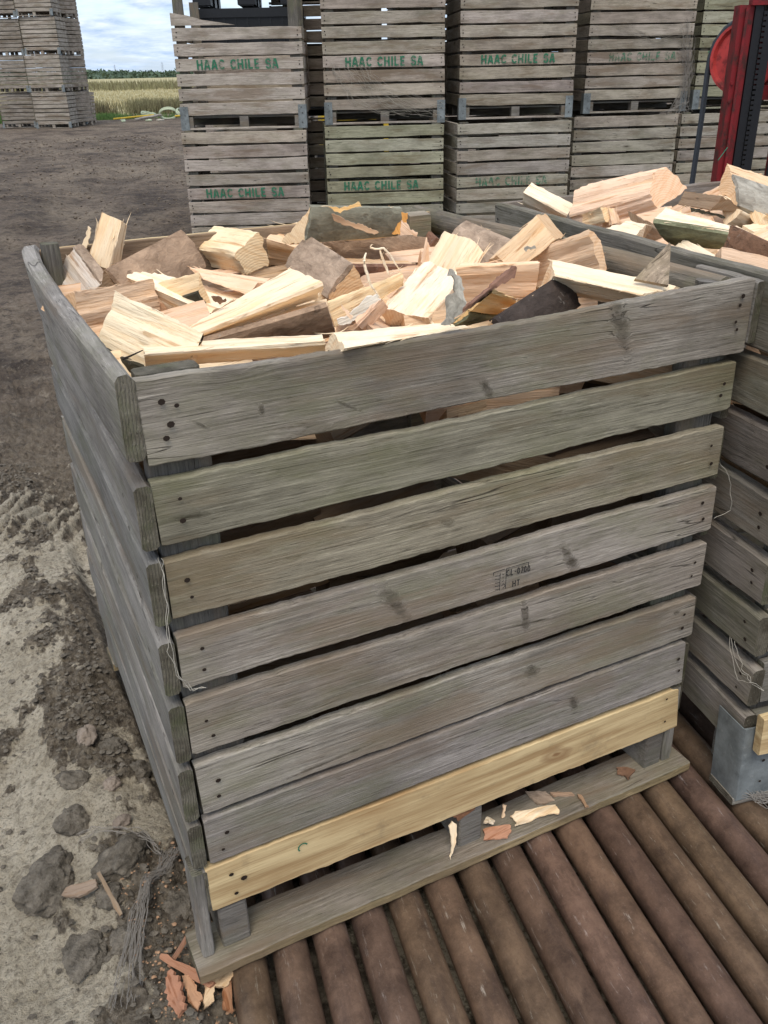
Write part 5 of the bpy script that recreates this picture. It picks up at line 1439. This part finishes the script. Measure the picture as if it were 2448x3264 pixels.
# black plastic bins behind the broken crate
def pbin(x,y,z,yaw,label,h=.62):
    c=empty('plastic_bin',(x,y,z),(0,0,R(yaw)));tag(c,label,'plastic bin')
    w,d,t=1.2,1.0,.03
    mb=MB();
    rows=[]
    for (z_,o_) in((.12,0),(h-.09,.015),(h-.09,.03),(h,.03)):
        rows.append([(-o_,-o_,z_),(w+o_,-o_,z_),(w+o_,d+o_,z_),(-o_,d+o_,z_)])
    rows.append([(t,t,h),(w-t,t,h),(w-t,d-t,h),(t,d-t,h)]);rows.append([(t,t,.15),(w-t,t,.15),(w-t,d-t,.15),(t,d-t,.15)])
    b=mb.quadgrid(rows,0,True);mb.face(range(b,b+4));mb.face(range(b+20,b+24))
    for k in range(9):mb.box(.06+.132*k,.075+.132*k,-.022,.0,.13,h-.095)
    mb.build('bin_body',[BPLAS],c)
    for fx in(.0,.50,.98):
        for fy in(0,.42,.82):
            mb=MB();mb.box(fx,fx+.2 if fx!=.98 else fx+.22,fy,fy+.18,.0,.118);mb.box(fx+.02,fx+.17,fy+.02,fy+.15,-.012,-.0005);mb.build('foot',[BPLAS],c)
ax,ay=-math.sin(R(-24))*1.32,math.cos(R(-24))*1.32
pbin(2.46+ax,8.70+ay,1.66,-24,'black plastic bin seen through the open top of the broken crate')
pbin(2.46+ax,8.70+ay,2.315,-24,'upper black plastic bin with square feet, cut by the top of the frame')
back_crate(2.39-math.sin(R(-24))*2.6,8.7+math.cos(R(-24))*2.6,GZ,-24,'crate added in the rear rank to darken the gaps between the stacks',0,4,0,(0,0),'added rear rank of stacked crates',simple=True)
mb=MB();rr2=random.Random(3)
mb.box(0,1.1,0,.9,0,.42)
c=empty('wooden_pallet',(2.46+ax,8.72+ay,1.105),(0,0,R(-24)));tag(c,'pallet carrying the black plastic bins, hidden behind the broken crate','pallet')
for k in range(6):
    mb=MB();mb.box(0,1.2,.17*k,.17*k+.12,.10,.122);mb.build('deck_board',[W_DARK],c)
for k in(0,.55,1.1):
    mb=MB();mb.box(k,k+.1,0,1.0,0,.0995);mb.build('dark_bearer',[W_DARK],c)
mb=MB()
for k in range(5):board(mb,1.15,.0+.085*k,.07+.085*k,0,.02,4,880+k)
# torn netting
def net(label,cx,fn,N,seed,mat=GTWINE,r=.0016,wob=.05):
    rg=random.Random(seed);mb=MB()
    for k in range(N):strand(mb,fn(rg),r,rg,wob,3,8)
    return tag(mb.build('netting',[mat],None,None,False),label,'netting')
def onf(x0,y0,yaw):
    M=Matrix.Translation((x0,y0,0))@Matrix.Rotation(R(yaw),4,'Z')
    return lambda a,z,d=-.02:tuple(M@Vector((a,d,z)))
f2=onf(3.93,8.46,-24)
def netA(r):
    a=r.uniform(.02,.5);return [f2(a,1.76-r.random()*.2,-.015),f2(a+.22,1.55-.25*r.random(),-.03),f2(a+.5,1.40-.2*r.random(),-.04),f2(a+.75+r.random()*.15,1.28-.12*r.random(),-.03)]
net('torn grey netting draped over the lower boards of the second stack\'s upper crate',0,netA,24,5,TWINE,.0013,.06)
f4=onf(7.24,8.22,-18.8)
def netB(r):
    return [f4(1.20+r.uniform(-.1,.1),2.15-r.random()*.5,-.02),f4(1.27+r.uniform(-.05,.06),1.7-r.random()*.2,-.04),f4(1.24+r.uniform(-.1,.08),1.2,-.05),f4(1.15+r.uniform(-.2,.25),1.06+r.uniform(-.08,.05),-.08)]
net('ragged net hanging down the right edge of the fourth stack',0,netB,34,6)
f1=onf(2.37,8.65,-23)
def netC(r):
    z=r.uniform(.05,.42);return [f1(.02+r.uniform(0,.1),z,-.012),f1(.4,z-.03*r.random(),-.016),f1(.8,z+.02,-.016),f1(1.2+r.uniform(-.1,.08),z+r.uniform(-.05,.1),-.014)]
net('fine wisps of netting stretched across the bottom of the leftmost near stack',0,netC,26,7,TWINE,.0008,.03)
f3=onf(5.21,7.80,-18)
def netD(r):
    return [f4(.3+r.uniform(0,.2),2.02+r.uniform(-.05,.05),-.015),f4(.8,1.93+r.uniform(-.08,.02),-.02),f4(1.2,1.97+r.uniform(-.1,.1),-.015)]
net('faint net threads across the upper crate of the fourth stack',0,netD,12,9,TWINE,.0010,.05)
# ================================================================== TOWERS ACROSS THE YARD
def far_mesh(v):
    mb=MB();rg=random.Random(900+v)
    for k,(z0,z1) in enumerate(brow):
        for s in range(4):
            tmp=MB();board(tmp,BW if s%2==0 else BD,z0+rg.uniform(-.008,.008),z1+rg.uniform(-.006,.008),0,.022,3,rg.randint(0,999),wob=.004)
            M=[Matrix.Identity(4),Matrix.Translation((BW,0.022,0))@Matrix.Rotation(PI/2,4,'Z'),Matrix.Translation((BW,BD,0))@Matrix.Rotation(PI,4,'Z'),Matrix.Translation((0,BD-.022,0))@Matrix.Rotation(-PI/2,4,'Z')][s]
            o=len(mb.v);mb.v+=[tuple(M@Vector(p)) for p in tmp.v];mb.f+=[tuple(i+o for i in f) for f in tmp.f];mb.m+=tmp.m
    for x in(0,BW/2-.05,BW-.1):
        for y in(0.001,BD/2,BD-.11):mb.box(x,x+.1,y,y+.1,.021,.126,0)
    mb.box(0,BW,.0,.1,0,.02,0);mb.box(0,BW,BD-.1,BD,0,.02,0);mb.box(.03,BW-.03,.03,BD-.03,.127,.137,0)
    lbracket(mb,-.004,-.004,.085,.0,.22,mat=2,n=2);lbracket(mb,BW+.004,-.004,.085,.0,.22,sg=-1,mat=2,n=2)
    return mb.build('wooden_crate',[W_BACK,W_END,STEEL],me_only=True)
FM=[far_mesh(v) for v in range(3)]
rg=random.Random(12)
LV=['ground level','second level','third level','fourth level','fifth level']
TW=[('left hand tower across the yard',3.30,38.7,-26,5,(.80,.78,.76)),('right hand tower across the yard',4.36,37.2,-25,5,(1.05,1.02,.98)),
    ('narrow tower behind the right hand one',5.30,39.9,-31,5,(.92,.90,.9)),
    ('slumping stack squeezed between the two right towers',5.02,38.7,-52,4,(.78,.74,.70))]
for (nm,x,y,a,n,cl) in TW:
    for k in range(n):
        o=obj('wooden_crate',FM[(k+int(x))%3],None,(x+rg.uniform(-.04,.04),y+rg.uniform(-.04,.04),GZ+.02+1.24*k),(0,0,R(a+rg.uniform(-2,2))))
        j=rg.uniform(.9,1.06);o.color=(cl[0]*j,cl[1]*j,cl[2]*j,1);tag(o,'distant crate, %s, %s'%(LV[k],nm),'crate','crate towers across the yard')
o=obj('wooden_crate',FM[1],None,(5.50,40.3,GZ+.02),(0,R(3),R(-30)));o.color=(1.1,1.02,.95,1);tag(o,'lone low crate at the foot of the towers on the field side','crate','crate towers across the yard')
# ================================================================== RED MAST WITH DRUM
mast=empty('forklift_mast',(5.36,4.0,-.13),(0,0,R(-30)));tag(mast,'worn red lifting mast with a black channel behind the second crate','mast')
def prof(mb,P,z0,z1,n=20,wob=.0):
    rows=[[(x,y,z0+(z1-z0)*i/n) for x,y in P] for i in range(n+1)];b=mb.quadgrid(rows,0,True);mb.face(range(b,b+len(P)));mb.face(range(b+len(P)*n,b+len(P)*(n+1)))
mb=MB();prof(mb,[(-.10,0),(.0,0),(.0,.012),(-.085,.012),(-.085,.13),(.0,.13),(.0,.145),(-.10,.145)],0,2.12);mb.build('outer_channel',[RED],mast)
mb=MB();prof(mb,[(-.075,.02),(-.063,.02),(-.063,.0-.03),(-.045,-.03),(-.045,.12),(-.075,.12)],.0,2.1);mb.build('channel_rib',[RED],mast)
mb=MB();prof(mb,[(.004,-.02),(.06,-.02),(.06,-.008),(.02,-.008),(.02,.12),(.004,.12)],.0,2.16);mb.build('inner_channel',[BLACK],mast)
mb=MB();prof(mb,[(.064,.01),(.078,.01),(.078,.03),(.064,.03)],0,2.16)
prof(mb,[(.085,-.03),(.14,-.03),(.14,.1),(.085,.1)],0,2.16);mb.build('lift_rail',[BLACK],mast)
mb=MB()
for k in range(60):mb.box(.062,.084,-.034,-.024,.05+.034*k,.05+.034*k+.022)
mb.build('lift_chain',[BLACK],mast)
mb=MB();prof(mb,[(.26,0),(.36,0),(.36,.14),(.34,.14),(.34,.02),(.26,.02)],0,2.12);mb.build('outer_channel',[RED],mast)
mb=MB();mb.box(.262,.335,-.032,-.002,0,2.1);mb.build('lift_rail',[BLACK],mast)
mb=MB();mb.box(-.01,.40,.02,.12,2.122,2.26);mb.box(-.03,.42,-.04,-.0,1.95+.165,2.2);mb.build('cross_head',[RED],mast)
mb=MB();mb.box(-.09,.35,.146,.17,.6,.7);mb.box(-.09,.35,.146,.17,1.5,1.6);mb.build('cross_brace',[RED],mast)
# bolts
for z in(1.62,1.5,.95):
    mb=MB();mb.tube([(-.086,-.001,z),(-.086,-.012,z)],.011,6);mb.build('bolt',[RED],mast)
# drum: lathe, axis along local direction
drum=empty('hose_drum',(5.64,4.28,1.655),(R(0),R(2),R(22)));tag(drum,'dished red drum beside the mast with a dark hose over its rim','hose drum')
mb=MB();rows=[]
prr=[(.0,.02),(-.05,.03),(-.06,.06),(-.045,.10),(-.03,.17),(-.03,.215),(-.055,.235),(-.055,.255),(-.035,.258),(-.03,.235),(.03,.235),(.035,.258),(.055,.255),(.055,.235),(.03,.215),(.02,.1),(.0,.02)]
N=64
for k in range(N+1):
    a=2*PI*k/N;rows.append([(x,r*math.cos(a),r*math.sin(a)) for x,r in prr])
mb.quadgrid(rows,0);mb.build('drum_body',[RED2],drum)
mb=MB();mb.tube([(-.09,0,0),(.16,0,0)],.018,12);mb.build('axle',[BLACK],drum)
mb=MB();P=[]
for k in range(15):
    a=R(60+k*9);P.append((0,.252*math.cos(a)*(-1),.252*math.sin(a)))
hp=[drum.matrix_basis@Vector(p) for p in [(0,.10,.236),(0,.0,.254),(0,-.10,.235),(0,-.18,.178),(0,-.235,.09),(0,-.253,.0),(0,-.25,-.09)]]
hp=[Matrix.Translation(drum.location)@Euler(drum.rotation_euler).to_matrix().to_4x4()@Vector(p) for p in [(-.02,-.10,.25),(-.02,.0,.272),(-.02,.10,.253),(-.02,.18,.20),(-.02,.245,.11),(-.02,.27,.01),(-.02,.275,-.10)]]
e=hp[-1];hp+=[Vector((e.x-.01,e.y-.01,1.25)),Vector((e.x-.03,e.y-.02,.9)),Vector((e.x-.05,e.y-.03,.5)),Vector((e.x-.06,e.y-.04,.0))]
mb.tube(hp,.022,10);o=mb.build('hose',[HOSE]);tag(o,'dark rubber hose running over the red drum and straight down','hose')
mb=MB();mb.tube([(5.14,3.93,.98),(5.20,3.95,1.02),(5.27,3.98,1.06)],.003,5);o=mb.build('cord',[GREEN]);tag(o,'thin green cord tied between the hose and the mast','cord')
# yellow machine far behind, seen through gaps of the second stack
ym=empty('yellow_machine',(6.6,13.6,-.13),(0,0,R(-20)));tag(ym,'orange yellow machine seen only through gaps in the second stack','machine')
mb=MB();mb.box(-.5,.9,0,1.2,.5,1.45);mb.box(-.4,.3,.1,1.1,1.455,1.9);mb.build('body',[YPIPE],ym)
mb=MB();mb.box(-.6,1.0,-.02,1.22,.15,.495);mb.build('chassis',[BLACK],ym)
# ================================================================== FIELD, WEEDS, DISTANT THINGS
me=bpy.data.meshes.new('field')
fx=np.array([-1500,-300,-100,-40,-10,0,5,10,15,20,30,50,90,200,600,4000.]);fy=np.array([47,50,55,60,70,85,110,150,220,350,560,900.])
A_,B_=np.meshgrid(fx,fy);Z_=np.full(A_.shape,-.02);Z_[0]=-.16
ii=np.arange(A_.size).reshape(A_.shape)
me.from_pydata(np.stack([A_+(B_-47)*.2*0,B_-.12*A_*0,Z_],-1).reshape(-1,3).tolist(),[],np.stack([ii[:-1,:-1],ii[:-1,1:],ii[1:,1:],ii[1:,:-1]],-1).reshape(-1,4).tolist())
def fieldmat():
    t=NT('straw_field',.95);v=t.coord((.08,.25,1),False);n=t.noise(v,1.,8.,.7);v2=t.coord((2,1.2,1),False);n2=t.noise(v2,1.,6.,.7)
    c=t.mix(t.ramp(n,[(.38,0.),(.62,1.)]),(.29,.26,.135),(.45,.395,.22));c=t.mix(t.ramp(n2,[(.55,0.),(.70,.6)]),c,(.17,.16,.085))
    return t.out(c,n2,.15)
me.materials.append(fieldmat());tag(obj('field',me),kind='structure')
def leafmat(name,a,b,sc=2.):
    t=NT(name,.8);v=t.coord((1,1,1),False);n=t.noise(v,sc,5.,.7);return t.out(t.mix(t.ramp(n,[(.35,0.),(.65,1.)]),a,b))
GRASS=leafmat('green_verge_grass',(.055,.12,.028),(.13,.21,.06));STRAW=leafmat('dry_straw_grass',(.31,.265,.135),(.47,.41,.235),.8);WEED=leafmat('brown_green_weeds',(.12,.10,.055),(.25,.24,.12),.9)
TREEM=leafmat('hazy_distant_foliage',(.055,.085,.055),(.10,.14,.085),.12)
def blades(name,N,reg,hr,w,mat,seed,label,lean=.25,n=1):
    r=random.Random(seed);mb=MB()
    for _ in range(N):
        x,y,z=reg(r);h=r.uniform(*hr);a=r.uniform(0,6.28);ww=w*r.uniform(.6,1.4);lx,ly=r.uniform(-1,1)*lean*h,r.uniform(-1,1)*lean*h
        dx,dy=math.cos(a)*ww,math.sin(a)*ww
        b=len(mb.v);mb.v+=[(x-dx,y-dy,z),(x+dx,y+dy,z),(x+dx*.7+lx*.5,y+dy*.7+ly*.5,z+h*.6),(x-dx*.7+lx*.5,y-dy*.7+ly*.5,z+h*.6),(x+lx,y+ly,z+h)]
        mb.f+=[(b,b+1,b+2,b+3),(b+3,b+2,b+4)];mb.m+=[0,0]
    return tag(mb.build(name,[mat],None,None,False),label,kind='stuff')
def reg_az(a0,a1,d0,d1,z=-.13,pw=1.,dens=None):
    def f(r):
        while True:
            a=R(r.uniform(a0,a1));d=d0+(d1-d0)*r.random()**pw;x=-.22+d*math.sin(a);y=-1.25+d*math.cos(a)
            if dens is None or mn.noise(Vector((x*dens,y*dens*.5,1.7)))>r.uniform(-.35,.15):return x,y,z
    return f
blades('verge_grass',15000,reg_az(0,20,44.5,50,-.14,1.,.35),(.06,.26),.012,GRASS,21,'green grass along the edge of the yard')
blades('field_grass',22000,reg_az(-2,24,56,140,-.03,1.3),(.06,.20),.035,STRAW,22,'tall dry straw coloured grass of the field',.35)
blades('weeds',14000,reg_az(-2,24,49.0,55,-.1,1.2,.45),(.15,.75),.020,WEED,23,'brown and green weeds at the near edge of the field',.3)
blades('weeds',5000,reg_az(-2,24,120,190,-.03,1.,.06),(.5,1.1),.07,WEED,24,'dark seed heads further out in the field',.3)
# far wood
mb=MB();r=random.Random(31)
for k in range(1500):
    a=R(r.uniform(-6,28));d=r.uniform(560,640);hh=3.3+1.5*mn.noise(Vector((a*38,1,0)))+1.0*mn.noise(Vector((a*140,4,0)))+ (1.2 if a<R(12) else .3)
    x=-.22+d*math.sin(a);y=-1.25+d*math.cos(a);zz=r.uniform(-.2,1)**1*hh
    for q in range(9):
        s=r.uniform(.8,1.8);c=Vector((x+r.gauss(0,2.2),y+r.gauss(0,2),max(0,zz*.85+r.gauss(0,.35))))
        u=Vector((r.gauss(0,1),r.gauss(0,1),r.gauss(0,.8))).normalized()*s;w_=Vector((r.gauss(0,1),r.gauss(0,1),r.gauss(0,.6))).normalized()*s
        mb.poly([c-u,c+w_*.6,c+u,c-w_*.6])
tag(mb.build('far_wood',[TREEM],None,None,False),'bluish green line of woodland along the horizon',kind='stuff')
mb=MB()
rows=[[(-.22+d*math.sin(R(a)),-1.25+d*math.cos(R(a)),z) for a in range(-8,32,1)] for d,z in((575,-.1),(590,2.4),(640,2.2),(660,-.1))]
for i,a in enumerate(range(-8,32)):
    for j in(1,2):
        p=rows[j][i];rows[j][i]=(p[0],p[1],p[2]+1.0*nz(a*.7,j))
mb.quadgrid(rows);tag(mb.build('far_undergrowth',[TREEM],None,None,False),'solid dark base of the distant woodland',kind='stuff')
PYL=plain('hazy_pylon_steel',(.42,.47,.52),.8)
def pylon(x,y,h,label):
    mb=MB();b=h*.10
    def seg(p,q,r=.16):mb.tube([p,q],r,4)
    lv=[0,.25,.45,.62,.75,.86,1.]
    W=lambda t:b*(1-t)**1.2+.35
    for i in range(len(lv)-1):
        z0,z1=lv[i]*h,lv[i+1]*h;a,c=W(lv[i]),W(lv[i+1])
        for sx in(-1,1):
            for sy in(-1,1):
                seg((sx*a,sy*a,z0),(sx*c,sy*c,z1))
            seg((sx*a,-a,z0),(-sx*c,-c,z1),.1);seg((sx*a,a,z0),(-sx*c,c,z1),.1)
    for t,wd in((.62,h*.13),(.76,h*.17),(.9,h*.12)):
        z=t*h
        for sx in(-1,1):seg((0,0,z+h*.02),(sx*wd,0,z),.13);seg((0,0,z-h*.015),(sx*wd,0,z),.13);seg((sx*wd,0,z),(sx*wd,0,z-h*.03),.1)
    o=mb.build('electricity_pylon',[PYL]);o.location=(x,y,-.1);o.rotation_euler=(0,0,R(20));tag(o,label,'pylon')
pylon(496,2449,25,'faint lattice pylon on the horizon, the one nearer the distant towers of crates')
pylon(606.9,2423.9,29,'faint lattice pylon on the horizon, the one nearer the broken open crate')
# scrap on the verge
def coil(x,y,R0,label,ry,mat=COIL,turn=4):
    r=random.Random(int(x*10));mb=MB();P=[]
    for k in range(turn*20):
        a=2*PI*k/20;rr_=R0*(1+.10*nz(k*.2,x));P.append((rr_*math.cos(a),rr_*.8*math.sin(a),.02*nz(k*.3,3)+.03*k/20))
    mb.tube(P,.028,7);o=mb.build('hose_coil',[mat]);o.location=(x,y,.03);o.rotation_euler=(R(ry),0,r.uniform(0,3));tag(o,label,'hose coil')
coil(9.62,41.6,.36,'pale green coil of hose lying in the verge grass',14)
coil(10.42,41.2,.38,'upright tangled coil of pale hose, left one of the pair',50)
coil(10.95,40.9,.34,'upright tangled coil of pale hose, right one of the pair by the stacks',38)
coil(6.9,41.4,.30,'flattened dark loop of hose nearest the crate towers',6,HOSE,2)
def pole(p,q,r,mat,label,cat='pipe',name='pipe'):
    mb=MB();a=Vector(p);b=Vector(q);mb.tube([a.lerp(b,t/8)+Vector((0,0,.02*nz(t,a.x))) for t in range(9)],r,7);tag(mb.build(name,[mat]),label,cat)
pole((7.9,40.6,-.02),(9.7,40.9,.06),.035,YPIPE,'yellow pipe lying across the verge, left of the coils')
pole((10.3,39.6,.03),(11.3,39.9,.05),.035,YPIPE,'short yellow pipe beside the leftmost near stack')
pole((8.6,39.7,-.04),(9.9,40.4,.07),.05,W_BACK,'grey plank of scrap lying in the verge','plank','scrap_plank')
for i,(x,y) in enumerate([(8.2,40.1),(9.15,39.6),(9.6,39.4),(8.5,41.6),(9.2,41.5)]):
    clodobj('rubble_piece',x,y,.13,(1.4,.7,.4),20+i,['pale slab of rubble nearest the crate towers','low pale rubble piece in the verge beneath the yellow pipe','whitish rubble piece right of the yellow pipe','flat rubble piece behind the yellow pipe','rubble piece just left of the round hose coil'][i],COIL if i!=2 else TWINE,.02)
    bpy.context.scene.collection.objects[-1]
# ================================================================== SKY AND LIGHT
w=bpy.data.worlds.new('World');bpy.context.scene.world=w;w.use_nodes=True;nt=w.node_tree
bg=nt.nodes['Background'];sk=nt.nodes.new('ShaderNodeTexSky');sk.sky_type='NISHITA';sk.sun_disc=False
SUN_EL,SUN_AZ=60,214
sk.sun_elevation=R(SUN_EL);sk.sun_rotation=R(SUN_AZ);sk.air_density=1.0;sk.dust_density=1.5;sk.ozone_density=1.2
def wn(t,ins=None,**k):
    nd=nt.nodes.new(t)
    for a,v in k.items():setattr(nd,a,v)
    for a,v in (ins or {}).items():
        if isinstance(v,bpy.types.NodeSocket):nt.links.new(v,nd.inputs[a])
        else:nd.inputs[a].default_value=v
    return nd
tc=wn('ShaderNodeTexCoord').outputs['Generated']
sp=wn('ShaderNodeSeparateXYZ',{0:tc})
dz=wn('ShaderNodeMath',{0:sp.outputs['Z'],1:.14},operation='ADD').outputs[0];dz=wn('ShaderNodeMath',{0:dz,1:.05},operation='MAXIMUM').outputs[0]
cx=wn('ShaderNodeMath',{0:sp.outputs['X'],1:dz},operation='DIVIDE').outputs[0];cy=wn('ShaderNodeMath',{0:sp.outputs['Y'],1:dz},operation='DIVIDE').outputs[0]
cv=wn('ShaderNodeCombineXYZ',{0:cx,1:cy,2:0.}).outputs[0]
n1=wn('ShaderNodeTexNoise',{'Vector':cv,'Scale':2.1,'Detail':9.,'Roughness':.56,'Distortion':.25}).outputs['Fac']
n2=wn('ShaderNodeTexNoise',{'Vector':cv,'Scale':5.,'Detail':7.,'Roughness':.6}).outputs['Fac']
def wr(f,st):
    r=wn('ShaderNodeValToRGB',{'Fac':f});e=r.color_ramp.elements
    while len(e)<len(st):e.new(.5)
    for i,(p,c) in enumerate(st):e[i].position=p;e[i].color=(*c,1) if not isinstance(c,(int,float)) else (c,c,c,1)
    return r.outputs['Color']
cover=wr(n1,[(.38,.25),(.56,1.)])
shade=wn('ShaderNodeMix',{0:wr(n2,[(.35,0.),(.66,1.)]),6:(1.8,2.3,3.1,1),7:(4.4,4.55,4.8,1)},data_type='RGBA').outputs[2]
# haze bleaches the sky near the horizon
hz=wr(sp.outputs['Z'],[(0.,.55),(.16,.0)])
mx=wn('ShaderNodeMix',{0:cover,6:sk.outputs[0],7:shade},data_type='RGBA').outputs[2]
mx=wn('ShaderNodeMix',{0:hz,6:mx,7:(2.1,2.8,3.8,1)},data_type='RGBA').outputs[2]
nt.links.new(mx,bg.inputs['Color']);bg.inputs['Strength'].default_value=.15
sl=bpy.data.lights.new('sun','SUN');sl.energy=1.3;sl.angle=R(28);sl.color=(1.,.93,.82)
so=bpy.data.objects.new('sun',sl);C.objects.link(so)
el,az=R(SUN_EL),R(SUN_AZ)
sd=Vector((math.sin(az)*math.cos(el),math.cos(az)*math.cos(el),math.sin(el)))
so.rotation_euler=sd.to_track_quat('Z','Y').to_euler();so.location=(0,0,20)
# ================================================================== CAMERA
cam=bpy.data.cameras.new('camera');co=bpy.data.objects.new('camera',cam);C.objects.link(co)
cam.sensor_fit='VERTICAL';cam.sensor_height=24.;cam.lens=1909/2212*24.;cam.clip_start=.05;cam.clip_end=12000
Mr=Matrix([[0.893397, -0.448833, -0.019779], [0.21681, 0.392163, 0.893981], [-0.393491, -0.802968, 0.447669]]).transposed().to_4x4();Mr.translation=CAMV;co.matrix_world=Mr
sc=bpy.context.scene;sc.camera=co
sc.view_settings.view_transform='Standard';sc.view_settings.look='None';sc.view_settings.gamma=1;sc.view_settings.exposure=0.9
sc.render.resolution_x=768;sc.render.resolution_y=1024
# a group belongs to sets of repeats: drop it where only one carries it
